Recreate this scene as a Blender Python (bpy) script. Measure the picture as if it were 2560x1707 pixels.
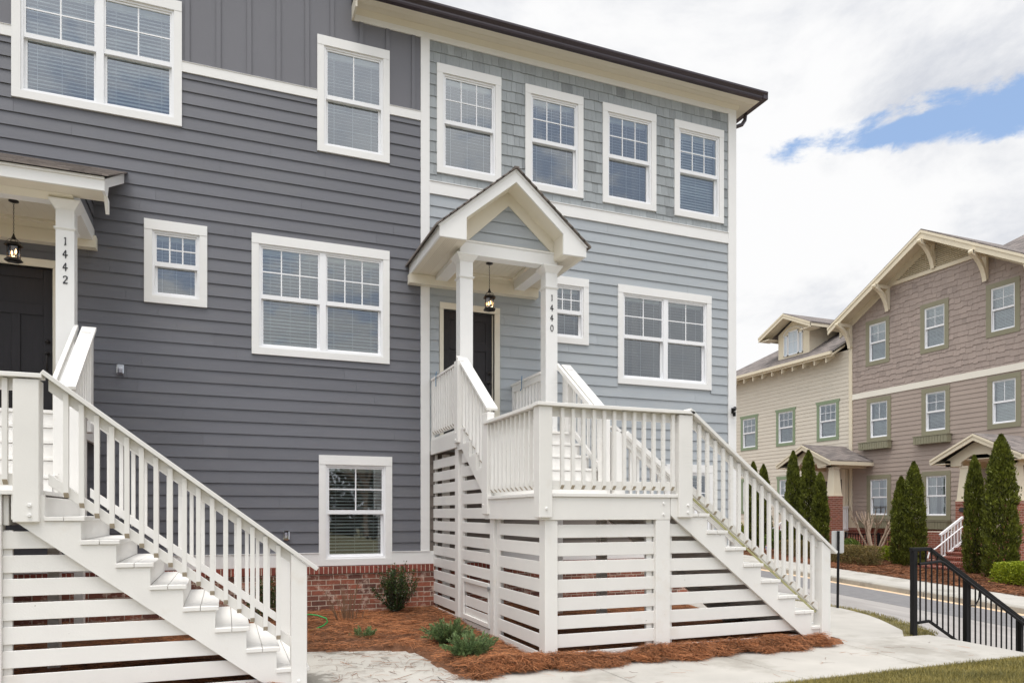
import bpy, math, random
import numpy as np
from math import radians, sin, cos, pi, sqrt
from mathutils import Vector
R = random.Random(7)
for o in list(bpy.data.objects): bpy.data.objects.remove(o, do_unlink=True)
scene = bpy.context.scene
COL = scene.collection
# ------------------------------------------------------------------ camera
cd = bpy.data.cameras.new('camera'); cam = bpy.data.objects.new('camera', cd); COL.objects.link(cam)
cam.location = (0, -11.17, 1.6); cam.rotation_euler = (radians(90), 0, radians(-21.66))
cd.sensor_width = 36; cd.lens = 36*1808/2560; cd.shift_y = (1285-853.5)/2560; cd.clip_start = .05; cd.clip_end = 2000
scene.camera = cam
# ------------------------------------------------------------------ light
SUN_EL, SUN_AZ = radians(72), radians(215)     # azimuth clockwise from +Y
sd = Vector((sin(SUN_AZ)*cos(SUN_EL), cos(SUN_AZ)*cos(SUN_EL), sin(SUN_EL)))
sl = bpy.data.lights.new('sun', 'SUN'); sun = bpy.data.objects.new('sun', sl); COL.objects.link(sun)
sl.energy = 1.75; sl.angle = radians(28); sl.color = (1, .95, .87)
sun.rotation_euler = sd.to_track_quat('Z', 'Y').to_euler(); sun.location = (0, 0, 40)
scene.view_settings.view_transform = 'Standard'; scene.view_settings.look = 'None'
scene.view_settings.exposure = 0.08; scene.view_settings.gamma = 1
scene.render.engine = 'CYCLES'
scene.cycles.max_bounces = 8; scene.cycles.transparent_max_bounces = 16; scene.cycles.diffuse_bounces = 4
SKY_CLOUD = 1.0
def world():
    w = bpy.data.worlds.new('World'); scene.world = w; w.use_nodes = True
    nt = w.node_tree; N = nt.nodes; L = nt.links; N.clear()
    out = N.new('ShaderNodeOutputWorld')
    sky = N.new('ShaderNodeTexSky'); sky.sky_type = 'NISHITA'; sky.sun_disc = False
    sky.sun_elevation = SUN_EL; sky.sun_rotation = SUN_AZ
    bs = N.new('ShaderNodeBackground'); L.new(sky.outputs[0], bs.inputs[0]); bs.inputs[1].default_value = .15
    tc = N.new('ShaderNodeTexCoord')
    def m(op, a, b=None, c=None):
        n = N.new('ShaderNodeMath'); n.operation = op
        for i, x in enumerate((a, b, c)):
            if x is None: continue
            if isinstance(x, (int, float)): n.inputs[i].default_value = x
            else: L.new(x, n.inputs[i])
        return n.outputs[0]
    def mr(x, a, b, c=0, d=1, smooth=True):
        n = N.new('ShaderNodeMapRange'); n.interpolation_type = 'SMOOTHSTEP' if smooth else 'LINEAR'
        L.new(x, n.inputs[0]); n.inputs[1].default_value = a; n.inputs[2].default_value = b; n.inputs[3].default_value = c; n.inputs[4].default_value = d
        return n.outputs[0]
    def noise(scale, detail, rough, off=0, dist=0.):
        mp = N.new('ShaderNodeMapping'); L.new(tc.outputs['Generated'], mp.inputs[0])
        mp.inputs['Location'].default_value = (off, off*1.7, -off); mp.inputs['Scale'].default_value = (1, 1, 1.9)
        n = N.new('ShaderNodeTexNoise'); L.new(mp.outputs[0], n.inputs[0])
        n.inputs['Scale'].default_value = scale; n.inputs['Detail'].default_value = detail; n.inputs['Roughness'].default_value = rough
        n.inputs['Distortion'].default_value = dist
        return n.outputs[0]
    n1 = noise(3.2, 8, .62, 3.1, .3); n2 = noise(1.6, 6, .5, 9.4); n3 = noise(9, 8, .62, 5.2, .5); n4 = noise(26, 6, .6, 2.2, .3)
    # openings of blue sky: directions (unit vectors) and widths across / up
    holes = []
    for (d, e, wx, wz) in HOLES:
        d = Vector(d).normalized(); side = Vector((d.y, -d.x, 0)).normalized(); up = side.cross(d).normalized()
        if e: side, up = (side*cos(e)+up*sin(e)), (up*cos(e)-side*sin(e))
        def dot(v):
            n = N.new('ShaderNodeVectorMath'); n.operation = 'DOT_PRODUCT'; L.new(tc.outputs['Generated'], n.inputs[0]); n.inputs[1].default_value = v; return n.outputs['Value']
        a = m('DIVIDE', dot(side), wx); b = m('DIVIDE', dot(up), wz)
        r = m('SQRT', m('ADD', m('MULTIPLY', a, a), m('MULTIPLY', b, b)))
        r = m('ADD', r, m('MULTIPLY', m('LESS_THAN', dot(d), 0.), 10.))
        r = m('ADD', r, m('MULTIPLY', m('SUBTRACT', n1, .5), 2.2)); r = m('ADD', r, m('MULTIPLY', m('SUBTRACT', n3, .5), 3.4)); r = m('ADD', r, m('MULTIPLY', m('SUBTRACT', n4, .5), 1.6))
        holes.append(mr(r, .55, 1.35, 0 if d.y > 0 else .38, 1))
    cover = holes[0]
    for h in holes[1:]: cover = m('MULTIPLY', cover, h)
    # cloud brightness: grey bases and white tops, brighter round the veiled sun
    g = m('ADD', m('MULTIPLY', n2, .6), m('MULTIPLY', n1, .4))
    sh = mr(g, .39, .53)
    mix = N.new('ShaderNodeMix'); mix.data_type = 'RGBA'; L.new(sh, mix.inputs[0])
    mix.inputs[6].default_value = (.60, .63, .70, 1); mix.inputs[7].default_value = (.97, .97, .975, 1)
    dn = N.new('ShaderNodeVectorMath'); dn.operation = 'DOT_PRODUCT'; L.new(tc.outputs['Generated'], dn.inputs[0]); dn.inputs[1].default_value = sd
    glow = mr(dn.outputs['Value'], .45, 1., .96, 2.7, False)
    bc = N.new('ShaderNodeBackground'); L.new(mix.outputs[2], bc.inputs[0]); L.new(glow, bc.inputs[1])
    ms = N.new('ShaderNodeMixShader'); L.new(cover, ms.inputs[0]); L.new(bs.outputs[0], ms.inputs[1]); L.new(bc.outputs[0], ms.inputs[2])
    veil = N.new('ShaderNodeBackground'); veil.inputs[0].default_value = (.44, .64, 1., 1); veil.inputs[1].default_value = .9
    mv_ = N.new('ShaderNodeMixShader'); mv_.inputs[0].default_value = .6; L.new(bs.outputs[0], mv_.inputs[1]); L.new(veil.outputs[0], mv_.inputs[2]); L.new(mv_.outputs[0], ms.inputs[1])
    L.new(ms.outputs[0], out.inputs[0])
HOLES = [((.9088, .7151, .5337), -.10, .115, .0175), ((1.02, .66, .555), -.25, .08, .024), ((-.3, -.9, .35), 0, .4, .12), ((.5, -.8, .45), 0, .2, .1)]
world()

# ------------------------------------------------------------------ materials
def mat(name, col, rough=.6, amt=.08, scale=3., var=.25, bump=0., bscale=60., stretch=(1, 1, 1), metal=0., spec=.5, dirt=None, dscale=1.5, dlo=.55, dhi=.7, specks=None):
    m = bpy.data.materials.new(name); m.use_nodes = True
    nt = m.node_tree; N = nt.nodes; L = nt.links; p = N['Principled BSDF']
    tc = N.new('ShaderNodeTexCoord'); mp = N.new('ShaderNodeMapping'); L.new(tc.outputs['Object'], mp.inputs[0]); mp.inputs['Scale'].default_value = stretch
    n = N.new('ShaderNodeTexNoise'); L.new(mp.outputs[0], n.inputs[0]); n.inputs['Scale'].default_value = scale; n.inputs['Detail'].default_value = 6; n.inputs['Roughness'].default_value = .6
    at = N.new('ShaderNodeAttribute'); at.attribute_name = 'var'
    # value multiplier = 1 + (noise-.5)*2*amt + (var-.5)*2*var
    a = N.new('ShaderNodeMath'); a.operation = 'MULTIPLY_ADD'; L.new(n.outputs[0], a.inputs[0]); a.inputs[1].default_value = 4*amt; a.inputs[2].default_value = 1-2*amt
    b = N.new('ShaderNodeMath'); b.operation = 'MULTIPLY_ADD'; L.new(at.outputs['Fac'], b.inputs[0]); b.inputs[1].default_value = 2*var; L.new(a.outputs[0], b.inputs[2])
    c = N.new('ShaderNodeMath'); c.operation = 'SUBTRACT'; L.new(b.outputs[0], c.inputs[0]); c.inputs[1].default_value = var
    vm = N.new('ShaderNodeVectorMath'); vm.operation = 'SCALE'; vm.inputs[0].default_value = col[:3]; L.new(c.outputs[0], vm.inputs['Scale'])
    src = vm.outputs[0]
    if dirt:
        n2 = N.new('ShaderNodeTexNoise'); L.new(mp.outputs[0], n2.inputs[0]); n2.inputs['Scale'].default_value = dscale; n2.inputs['Detail'].default_value = 8; n2.inputs['Roughness'].default_value = .65
        r = N.new('ShaderNodeMapRange'); L.new(n2.outputs[0], r.inputs[0]); r.inputs[1].default_value = dlo; r.inputs[2].default_value = dhi; r.inputs[4].default_value = dirt[3]
        mx = N.new('ShaderNodeMix'); mx.data_type = 'RGBA'; L.new(r.outputs[0], mx.inputs[0]); L.new(src, mx.inputs[6]); mx.inputs[7].default_value = (*dirt[:3], 1); src = mx.outputs[2]
    if specks:
        n3 = N.new('ShaderNodeTexNoise'); L.new(tc.outputs['Object'], n3.inputs[0]); n3.inputs['Scale'].default_value = specks[1]; n3.inputs['Detail'].default_value = 3
        r3 = N.new('ShaderNodeMapRange'); L.new(n3.outputs[0], r3.inputs[0]); r3.inputs[1].default_value = specks[2]; r3.inputs[2].default_value = specks[2]+.03; r3.inputs[4].default_value = specks[3]
        m3 = N.new('ShaderNodeMix'); m3.data_type = 'RGBA'; L.new(r3.outputs[0], m3.inputs[0]); L.new(src, m3.inputs[6]); m3.inputs[7].default_value = (*specks[0], 1); src = m3.outputs[2]
    L.new(src, p.inputs['Base Color'])
    p.inputs['Roughness'].default_value = rough; p.inputs['Metallic'].default_value = metal; p.inputs['Specular IOR Level'].default_value = spec
    if bump:
        nb = N.new('ShaderNodeTexNoise'); L.new(mp.outputs[0], nb.inputs[0]); nb.inputs['Scale'].default_value = bscale; nb.inputs['Detail'].default_value = 4
        bp = N.new('ShaderNodeBump'); L.new(nb.outputs[0], bp.inputs['Height']); bp.inputs['Strength'].default_value = bump; bp.inputs['Distance'].default_value = .01; L.new(bp.outputs[0], p.inputs['Normal'])
    return m
def brick(name, c1, c2, mortar, bw=.205, bh=.067, ms=.010, rough=.85, vert=False, wash=None, axis='xy'):
    m = bpy.data.materials.new(name); m.use_nodes = True
    nt = m.node_tree; N = nt.nodes; L = nt.links; p = N['Principled BSDF']
    tc = N.new('ShaderNodeTexCoord'); sp = N.new('ShaderNodeSeparateXYZ'); L.new(tc.outputs['Object'], sp.inputs[0])
    ad = N.new('ShaderNodeMath'); L.new(sp.outputs['X'], ad.inputs[0]); L.new(sp.outputs['Y'], ad.inputs[1])
    cb = N.new('ShaderNodeCombineXYZ'); L.new(ad.outputs[0], cb.inputs[0]); L.new(sp.outputs['Z'], cb.inputs[1])
    b = N.new('ShaderNodeTexBrick'); L.new(cb.outputs[0], b.inputs[0])
    b.inputs['Color1'].default_value = (*c1, 1); b.inputs['Color2'].default_value = (*c2, 1); b.inputs['Mortar'].default_value = (*mortar, 1)
    b.inputs['Scale'].default_value = 1; b.inputs['Mortar Size'].default_value = ms*.55; b.inputs['Mortar Smooth'].default_value = .15
    b.inputs['Brick Width'].default_value = bw+ms; b.inputs['Row Height'].default_value = bh+ms; b.offset = .0 if vert else .5
    n = N.new('ShaderNodeTexNoise'); L.new(cb.outputs[0], n.inputs[0]); n.inputs['Scale'].default_value = 22; n.inputs['Detail'].default_value = 7; n.inputs['Roughness'].default_value = .7
    mu = N.new('ShaderNodeMix'); mu.data_type = 'RGBA'; mu.blend_type = 'MULTIPLY'; mu.inputs[0].default_value = .7
    rr = N.new('ShaderNodeMapRange'); L.new(n.outputs[0], rr.inputs[0]); rr.inputs[1].default_value = .3; rr.inputs[2].default_value = .7; rr.inputs[3].default_value = .55; rr.inputs[4].default_value = 1.3
    L.new(b.outputs[0], mu.inputs[6]); L.new(rr.outputs[0], mu.inputs[7]); src = mu.outputs[2]
    if wash:
        n2 = N.new('ShaderNodeTexNoise'); L.new(cb.outputs[0], n2.inputs[0]); n2.inputs['Scale'].default_value = 5; n2.inputs['Detail'].default_value = 9; n2.inputs['Roughness'].default_value = .72
        r = N.new('ShaderNodeMapRange'); L.new(n2.outputs[0], r.inputs[0]); r.inputs[1].default_value = .52; r.inputs[2].default_value = .60; r.inputs[4].default_value = wash[3]
        mx = N.new('ShaderNodeMix'); mx.data_type = 'RGBA'; L.new(r.outputs[0], mx.inputs[0]); L.new(src, mx.inputs[6]); mx.inputs[7].default_value = (*wash[:3], 1); src = mx.outputs[2]
    L.new(src, p.inputs['Base Color']); p.inputs['Roughness'].default_value = rough
    bp = N.new('ShaderNodeBump'); bp.invert = True; L.new(b.outputs['Fac'], bp.inputs['Height']); bp.inputs['Distance'].default_value = .006; bp.inputs['Strength'].default_value = .8; L.new(bp.outputs[0], p.inputs['Normal'])
    return m
def glassmat(name, tint=(.88, .94, .95), boost=.10):
    m = bpy.data.materials.new(name); m.use_nodes = True
    nt = m.node_tree; N = nt.nodes; L = nt.links; N.clear(); o = N.new('ShaderNodeOutputMaterial')
    t = N.new('ShaderNodeBsdfTransparent'); t.inputs[0].default_value = (*tint, 1)
    g = N.new('ShaderNodeBsdfGlossy'); g.inputs['Roughness'].default_value = .015; g.inputs[0].default_value = (.9, .95, 1, 1)
    f = N.new('ShaderNodeFresnel'); f.inputs[0].default_value = 1.5
    a = N.new('ShaderNodeMath'); a.operation = 'MULTIPLY_ADD'; L.new(f.outputs[0], a.inputs[0]); a.inputs[1].default_value = 1.3; a.inputs[2].default_value = boost
    x = N.new('ShaderNodeMixShader'); L.new(a.outputs[0], x.inputs[0]); L.new(t.outputs[0], x.inputs[1]); L.new(g.outputs[0], x.inputs[2]); L.new(x.outputs[0], o.inputs[0])
    return m
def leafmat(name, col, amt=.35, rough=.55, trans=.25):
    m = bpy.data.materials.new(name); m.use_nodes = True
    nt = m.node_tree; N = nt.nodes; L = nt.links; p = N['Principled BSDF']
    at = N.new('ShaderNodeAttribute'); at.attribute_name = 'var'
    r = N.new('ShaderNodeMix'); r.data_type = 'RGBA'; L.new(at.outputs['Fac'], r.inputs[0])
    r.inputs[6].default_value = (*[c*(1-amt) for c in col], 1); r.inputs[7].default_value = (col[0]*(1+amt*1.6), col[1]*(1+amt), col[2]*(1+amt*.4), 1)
    L.new(r.outputs[2], p.inputs['Base Color']); p.inputs['Roughness'].default_value = rough; p.inputs['Specular IOR Level'].default_value = .35
    t = N.new('ShaderNodeBsdfTranslucent'); L.new(r.outputs[2], t.inputs[0]); x = N.new('ShaderNodeMixShader'); x.inputs[0].default_value = trans
    L.new(p.outputs[0], x.inputs[1]); L.new(t.outputs[0], x.inputs[2]); L.new(x.outputs[0], N['Material Output'].inputs[0])
    return m
def emit(name, col, s):
    m = bpy.data.materials.new(name); m.use_nodes = True; p = m.node_tree.nodes['Principled BSDF']
    p.inputs['Base Color'].default_value = (*col, 1); p.inputs['Emission Color'].default_value = (*col, 1); p.inputs['Emission Strength'].default_value = s
    return m
M = dict(
 dark=mat('charcoal_siding_paint', (.132, .135, .154), .55, .07, .8, .13, .2, 90, (1, 1, 4), dirt=(.19, .185, .18, .30), dscale=1.1, dlo=.5, dhi=.8, specks=((.05, .05, .05), 28, .76, .6)),
 batten=mat('slate_panel_paint', (.148, .148, .166), .55, .05, .8, .05, .1, 90),
 light=mat('blue_grey_siding_paint', (.375, .405, .430), .55, .06, .8, .09, .2, 90, (1, 1, 4), dirt=(.44, .44, .42, .35), dscale=1.1, dlo=.5, dhi=.8, specks=((.2, .2, .2), 28, .77, .5)),
 shingle=mat('weathered_shingle_paint', (.325, .350, .362), .7, .10, 6, .17, .4, 60, (6, 6, 1), dirt=(.10, .10, .10, .8), dscale=2.6, dlo=.68, dhi=.80),
 trim=mat('white_trim_paint', (.80, .795, .78), .45, .03, 1.5, .04, .08, 60),
 vinyl=mat('white_vinyl', (.84, .845, .86), .35, .01, 2, .02),
 cream=mat('cream_soffit_paint', (.74, .69, .58), .5, .03, 2, .03),
 wood=mat('white_deck_paint', (.77, .755, .725), .5, .04, 2.2, .06, .12, 70, (1, 1, 1), dirt=(.60, .51, .40, .4), dscale=2.6, dlo=.60, dhi=.80, specks=((.25, .22, .18), 22, .765, .7)),
 endshade=mat('shaded_cut_end', (.42, .36, .28), .8, .15, 20, .2),  # beige puts the shade of the baluster undersides into their cut ends
 lumber=mat('green_treated_edge', (.52, .50, .26), .8, .1, 8, .1),
 door=mat('dark_stained_door', (.011, .008, .010), .5, .35, 5, .3, .2, 50, (8, 8, 1)),
 bronze=mat('dark_bronze_gutter', (.040, .028, .036), .32, .1, 3, .1),
 black=mat('black_metal', (.005, .005, .006), .5, .1, 6, .1, .1, 80, spec=.3),
 iron=mat('oil_rubbed_iron', (.014, .010, .009), .4, .1, 6, .1),
 steel=mat('galvanised_bolt', (.45, .46, .47), .4, .1, 6, .1, metal=.8),
 roof=mat('brown_grey_shingles', (.17, .145, .13), .9, .25, 9, .35, .6, 120),
 nroof=brick('weathered_grey_shingles', (.25, .215, .20), (.13, .115, .11), (.07, .06, .06), bw=.26, bh=.068, ms=.006, rough=.95),
 blind=mat('white_blind_slats', (.78, .80, .77), .45, .02, 2, .15),
 cord=mat('blind_cord', (.8, .8, .78), .7),
 glass=glassmat('window_glass', boost=.17), clear=glassmat('lantern_glass', (.95, .95, .95), .03), rain=glassmat('socket_cover_plastic', (.8, .8, .85), .25),
 room=mat('interior_wall', (.20, .17, .14), .9),
 wet=mat('stained_concrete', (.44, .42, .38), .8, .12, 1.3, .05, .3, 120, dirt=(.19, .175, .15, .85), dscale=1.1, dlo=.53, dhi=.57), taupeshade=mat('shaded_taupe_siding', (.16, .135, .115), .6, .06, .8, .1),  # taupe siding paint, darkened so its colour holds the shade under the deck
 concrete=mat('pavement_concrete', (.43, .41, .375), .85, .12, 1.3, .05, .3, 120, dirt=(.27, .25, .215, .7), dscale=.75, dlo=.53, dhi=.64, specks=((.16, .14, .12), 30, .73, .6)),
 kerb=mat('kerb_concrete', (.36, .34, .30), .9, .18, 2.5, .1, .3, 60, dirt=(.16, .15, .13, .7), dscale=3, dlo=.5, dhi=.7),
 gutterpan=mat('clay_stained_gutter', (.62, .46, .30), .9, .12, 2.5, .05),
 asphalt=mat('worn_asphalt', (.33, .31, .295), .9, .16, 3.0, .05, .4, 160, (1, .12, 1), dirt=(.22, .205, .195, .6), dscale=1.6, dlo=.5, dhi=.68),
 patch=mat('dark_asphalt', (.185, .18, .182), .9, .14, 5.0, .05, .3, 200),
 soil=mat('straw_bed', (.16, .072, .036), .95, .4, 9, .1, 1., 60),
 bank=mat('turf_soil', (.15, .13, .06), .95, .3, 4, .1, .6, 40),
 mauve=mat('mauve_siding_paint', (.365, .295, .252), .6, .05, .8, .08, .1, 60),
 shake=mat('mauve_shake_paint', (.350, .282, .248), .65, .08, 3, .10, .3, 50, (5, 5, 1)),
 tan=mat('tan_siding_paint', (.63, .575, .485), .6, .04, .8, .06, .1, 60),
 ncream=mat('cream_trim_paint', (.72, .64, .49), .5, .04, 1.5, .04),
 nband=mat('pale_band_paint', (.78, .74, .65), .5, .03, 1.5, .04),
 olive=mat('olive_trim_paint', (.240, .225, .150), .55, .05, 2, .05),
 green=mat('sage_green_trim_paint', (.215, .275, .170), .55, .05, 2, .05),
 curtain=mat('curtain', (.5, .52, .5), .9),
 brick=brick('red_garden_brick', (.34, .11, .065), (.13, .055, .042), (.56, .47, .38), wash=(.62, .47, .38, .7)),
 rowlock=brick('rowlock_brick', (.30, .07, .045), (.19, .05, .035), (.6, .5, .4), bw=.058, bh=.13, vert=True),
 nbrick=brick('porch_brick', (.33, .10, .06), (.22, .07, .045), (.50, .42, .34)),
 bark=mat('grey_bark', (.36, .27, .20), .9, .2, 6, .2),
 dbark=mat('dark_bark', (.05, .04, .03), .9, .2, 6, .2),
 arb=leafmat('arborvitae_foliage', (.090, .130, .022), .85), holly=leafmat('holly_leaf', (.045, .085, .025), .55, .35),
 juni=leafmat('juniper_foliage', (.115, .20, .095), .55), brownhedge=leafmat('bronzed_hedge_leaf', (.19, .175, .08), .6),
 box=leafmat('boxwood_leaf', (.10, .17, .03), .5), yel=leafmat('yellow_green_leaf', (.22, .30, .02), .5),
 grass=leafmat('spring_grass', (.215, .210, .075), .5, .6, .3), straw=leafmat('pine_straw', (.265, .135, .074), .75, .7, .1),
 fstraw=leafmat('old_pine_straw', (.17, .085, .048), .6, .8, .1),
 stalk=mat('dry_stalk', (.20, .12, .07), .9, .2, 8, .3),
 hose=mat('green_rubber_hose', (.01, .30, .06), .4), tape=mat('blue_painter_tape', (.02, .16, .32), .6),
 sign=mat('sign_back_aluminium', (.50, .50, .49), .45, .08, 3, .05), red=mat('sign_red', (.5, .03, .05), .5), blue=mat('sign_blue', (.03, .05, .28), .5), white=mat('sign_white', (.8, .8, .8), .5),
 reddoor=mat('dark_red_door', (.05, .006, .01), .5), bulb=emit('lamp_flame', (1, .55, .2), 9.), plaq=mat('iron_plaque', (.03, .03, .035), .5),
)
# ------------------------------------------------------------------ mesh builder
class MB:
    def __init__(s, T=None): s.v = []; s.f = []; s.c = []; s.T = T
    def add(s, vs, fs, var=.5):
        n = len(s.v)
        s.v += [s.T(*v) for v in vs] if s.T else [tuple(v) for v in vs]
        for f in fs: s.f.append(tuple(i+n for i in f)); s.c.append(var)
        return s
    def box(s, x0, x1, y0, y1, z0, z1, var=.5):
        return s.add([(x0,y0,z0),(x1,y0,z0),(x1,y1,z0),(x0,y1,z0),(x0,y0,z1),(x1,y0,z1),(x1,y1,z1),(x0,y1,z1)],
            [(0,3,2,1),(4,5,6,7),(0,1,5,4),(1,2,6,5),(2,3,7,6),(3,0,4,7)], var)
    def quad(s, a, b, c, d, var=.5): return s.add([a,b,c,d], [(0,1,2,3)], var)
    def prism(s, ring, vec, var=.5):
        n = len(ring); v = Vector(vec); r2 = [tuple(Vector(p)+v) for p in ring]
        return s.add(list(ring)+r2, [tuple(range(n)), tuple(range(2*n-1, n-1, -1))]+[(i, i+n, (i+1) % n+n, (i+1) % n) for i in range(n)], var)
    def bar(s, p0, p1, w, h, up=(0,0,1), var=.5, plumb=False):
        p0 = Vector(p0); p1 = Vector(p1); d = (p1-p0).normalized(); u = Vector(up); sd_ = d.cross(u).normalized()
        up_ = Vector(up) if plumb else sd_.cross(d).normalized()
        a = sd_*w/2; b = up_*h/2
        v = [p0-a-b, p0+a-b, p0+a+b, p0-a+b, p1-a-b, p1+a-b, p1+a+b, p1-a+b]
        return s.add([tuple(x) for x in v], [(0,3,2,1),(4,5,6,7),(0,1,5,4),(1,2,6,5),(2,3,7,6),(3,0,4,7)], var)
    def tube(s, pts, r, n=8, var=.5, cap=True):
        pts = [Vector(p) for p in pts]; rs = r if isinstance(r, (list, tuple)) else [r]*len(pts); vs = []; fs = []
        for i, p in enumerate(pts):
            d = (pts[min(i+1, len(pts)-1)]-pts[max(i-1, 0)]).normalized()
            a = d.orthogonal().normalized() if i == 0 else (pa-d*pa.dot(d)).normalized()
            pa = a; b = d.cross(a)
            for k in range(n): t = 2*pi*k/n; vs.append(tuple(p+(a*cos(t)+b*sin(t))*rs[i]))
        for i in range(len(pts)-1):
            for k in range(n): fs.append((i*n+k, i*n+(k+1) % n, (i+1)*n+(k+1) % n, (i+1)*n+k))
        if cap: fs += [tuple(range(n-1, -1, -1)), tuple(range((len(pts)-1)*n, len(pts)*n))]
        return s.add(vs, fs, var)
    def lathe(s, prof, c, n=12, var=.5, ph=0):
        vs = []; fs = []
        for r, z in prof:
            for k in range(n): t = 2*pi*k/n+ph; vs.append((c[0]+r*cos(t), c[1]+r*sin(t), c[2]+z))
        for i in range(len(prof)-1):
            for k in range(n): fs.append((i*n+k, i*n+(k+1) % n, (i+1)*n+(k+1) % n, (i+1)*n+k))
        fs += [tuple(range(n-1, -1, -1)), tuple(range((len(prof)-1)*n, len(prof)*n))]
        return s.add(vs, fs, var)
ORG = {}
def origin(o):
    while o.parent: o = o.parent
    return Vector(ORG.get(o.name, (0, 0, 0)))
def link_mesh(name, me, parent=None):
    o = bpy.data.objects.new(name, me); COL.objects.link(o)
    if parent: o.parent = parent
    return o
def build(mb, name, material, parent=None, bev=0, smooth=False, loc=None, label=None):
    me = bpy.data.meshes.new(name)
    og = origin(parent) if parent else Vector(loc or (0, 0, 0))
    vs = np.array(mb.v, dtype=float)-np.array(og)
    me.from_pydata(vs.tolist(), [], mb.f)
    ca = me.color_attributes.new('var', 'FLOAT_COLOR', 'CORNER')
    lt = np.empty(len(me.polygons), dtype=np.int32); me.polygons.foreach_get('loop_total', lt)
    c = np.repeat(np.array(mb.c, dtype=np.float32), lt)
    ca.data.foreach_set('color', np.stack([c, c, c, np.ones_like(c)], 1).ravel())
    me.materials.append(material); me.update()
    if smooth: me.polygons.foreach_set('use_smooth', [True]*len(me.polygons))
    o = link_mesh(name, me, parent)
    if not parent: o.location = og; ORG[o.name] = tuple(og)
    if bev:
        b = o.modifiers.new('edge', 'BEVEL'); b.width = bev; b.segments = 1; b.limit_method = 'ANGLE'
    if label: o['label'] = label
    return o
def tag(o, label, cat, group=None):
    o['label'] = label; o['category'] = cat
    if group: o['group'] = group
    return o
def struct(o): o['kind'] = 'structure'; return o
def thing(name, loc, label, cat, group=None):
    o = bpy.data.objects.new(name, None); COL.objects.link(o); o.location = loc; o.empty_display_size = .2; ORG[o.name] = tuple(loc)
    return tag(o, label, cat, group)
def copy_tree(o, parent=None):
    c = o.copy(); COL.objects.link(c)
    if parent: c.parent = parent
    for ch in [x for x in bpy.data.objects if x.parent == o]: copy_tree(ch, c)
    return c
def TF(x, d, z): return (x, -d, z)            # our facade: d = metres out from the wall
NX = 24.7
def TN(u, d, z): return (NX-d, -u, z)          # the facades across the street
# ------------------------------------------------------------------ cladding
def spans(u0, u1, z0, z1, holes):
    seg = [(u0, u1)]
    for h in holes:
        if h[2] < z1-.002 and h[3] > z0+.002:
            nx = []
            for a, b in seg:
                if h[1] <= a or h[0] >= b: nx.append((a, b)); continue
                if h[0] > a: nx.append((a, h[0]))
                if h[1] < b: nx.append((h[1], b))
            seg = nx
    return [(a, b) for a, b in seg if b-a > .004]
def courses(z0, z1, pitch, line):
    k = math.floor((z0-line)/pitch); z = line+k*pitch; out = []
    while z < z1-.001:
        a = max(z, z0); b = min(z+pitch, z1)
        if b-a > .01: out.append((a, b, z))
        z += pitch
    return out
def clap(mb, u0, u1, z0, z1, holes, pitch=.1775, line=0., do=.0, out=.016, clip=None, rnd=R, seglen=3.6):
    for a, b, z in courses(z0, z1, pitch, line):
        if clip:
            ca, cb = clip(a); U0, U1 = max(u0, ca), min(u1, cb); ta, tb = clip(b)
            if U1-U0 < .02: continue
        else: U0, U1 = u0, u1
        cuts = [U0]; x = U0+rnd.uniform(.3, seglen)
        while x < U1-.4: cuts.append(x); x += seglen*rnd.uniform(.75, 1.05)
        cuts.append(U1)
        for i in range(len(cuts)-1):
            var = rnd.uniform(.3, .7)
            for s0, s1 in spans(cuts[i]+(.0012 if i else 0), cuts[i+1]-.0012, (a+b)/2-.003, (a+b)/2+.003, holes):
                db = do+.003+out*(1-(a-z)/pitch); dt = do+.003+out*(1-(b-z)/pitch)*1.0
                e0, e1 = s0, s1
                if clip: e0 = min(max(s0, ta), s1); e1 = max(min(s1, tb), s0)
                if a > z+.001: db = do+.003+out*(1-(a-z)/pitch)
                mb.add([(s0, db, a), (s1, db, a), (e1, dt, b), (e0, dt, b), (s0, do, a+.014), (s1, do, a+.014), (s0, do, b), (s1, do, b), (s0, db-.003, a+.001), (s1, db-.003, a+.001)],
                       [(0, 1, 2, 3), (8, 9, 1, 0), (4, 5, 9, 8), (4, 8, 0, 3, 6), (1, 9, 5, 7, 2)], var)
                if b-a > .1 and not clip: mb.add([(s0, do+.0031, b-.002), (s1, do+.0031, b-.002), (s1, do+.0031, b+.013), (s0, do+.0031, b+.013)], [(0, 1, 2, 3)], var)
def shingles(mb, u0, u1, z0, z1, holes, pitch=.1775, line=0., wmin=.08, wmax=.24, jit=.006, stag=0., gap=.0035, clip=None, rnd=R, th=.016):
    for a, b, z in courses(z0, z1, pitch, line):
        U0, U1 = (u0, u1)
        if clip: ca, cb = clip(b-.03); U0, U1 = max(u0, ca), min(u1, cb)
        x = U0; z1_ = z1
        while x < U1-.005:
            w = rnd.uniform(wmin, wmax); e = min(x+w, U1)
            if U1-e < .05: e = U1
            zb = a+rnd.uniform(-jit, jit)+(rnd.choice((-1, 1))*stag/2 if stag else 0); zb = max(zb, z0)
            v = rnd.uniform(.15, .85); dd = rnd.uniform(0, .005)
            if rnd.random() < .035: v = -.35
            for s0, s1 in spans(x+gap/2, e-gap/2, (a+b)/2-.003, (a+b)/2+.003, holes):
                d0 = th+dd; d1 = .004+(dd*.3)
                mb.add([(s0, d0, zb), (s1, d0, zb), (s1, d1, min(b+.02, z1)), (s0, d1, min(b+.02, z1)), (s0, 0, zb), (s1, 0, zb), (s1, 0, b), (s0, 0, b)],
                       [(0, 1, 2, 3), (4, 5, 1, 0), (4, 0, 3, 7), (1, 5, 6, 2)], v)
            x = e
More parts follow.
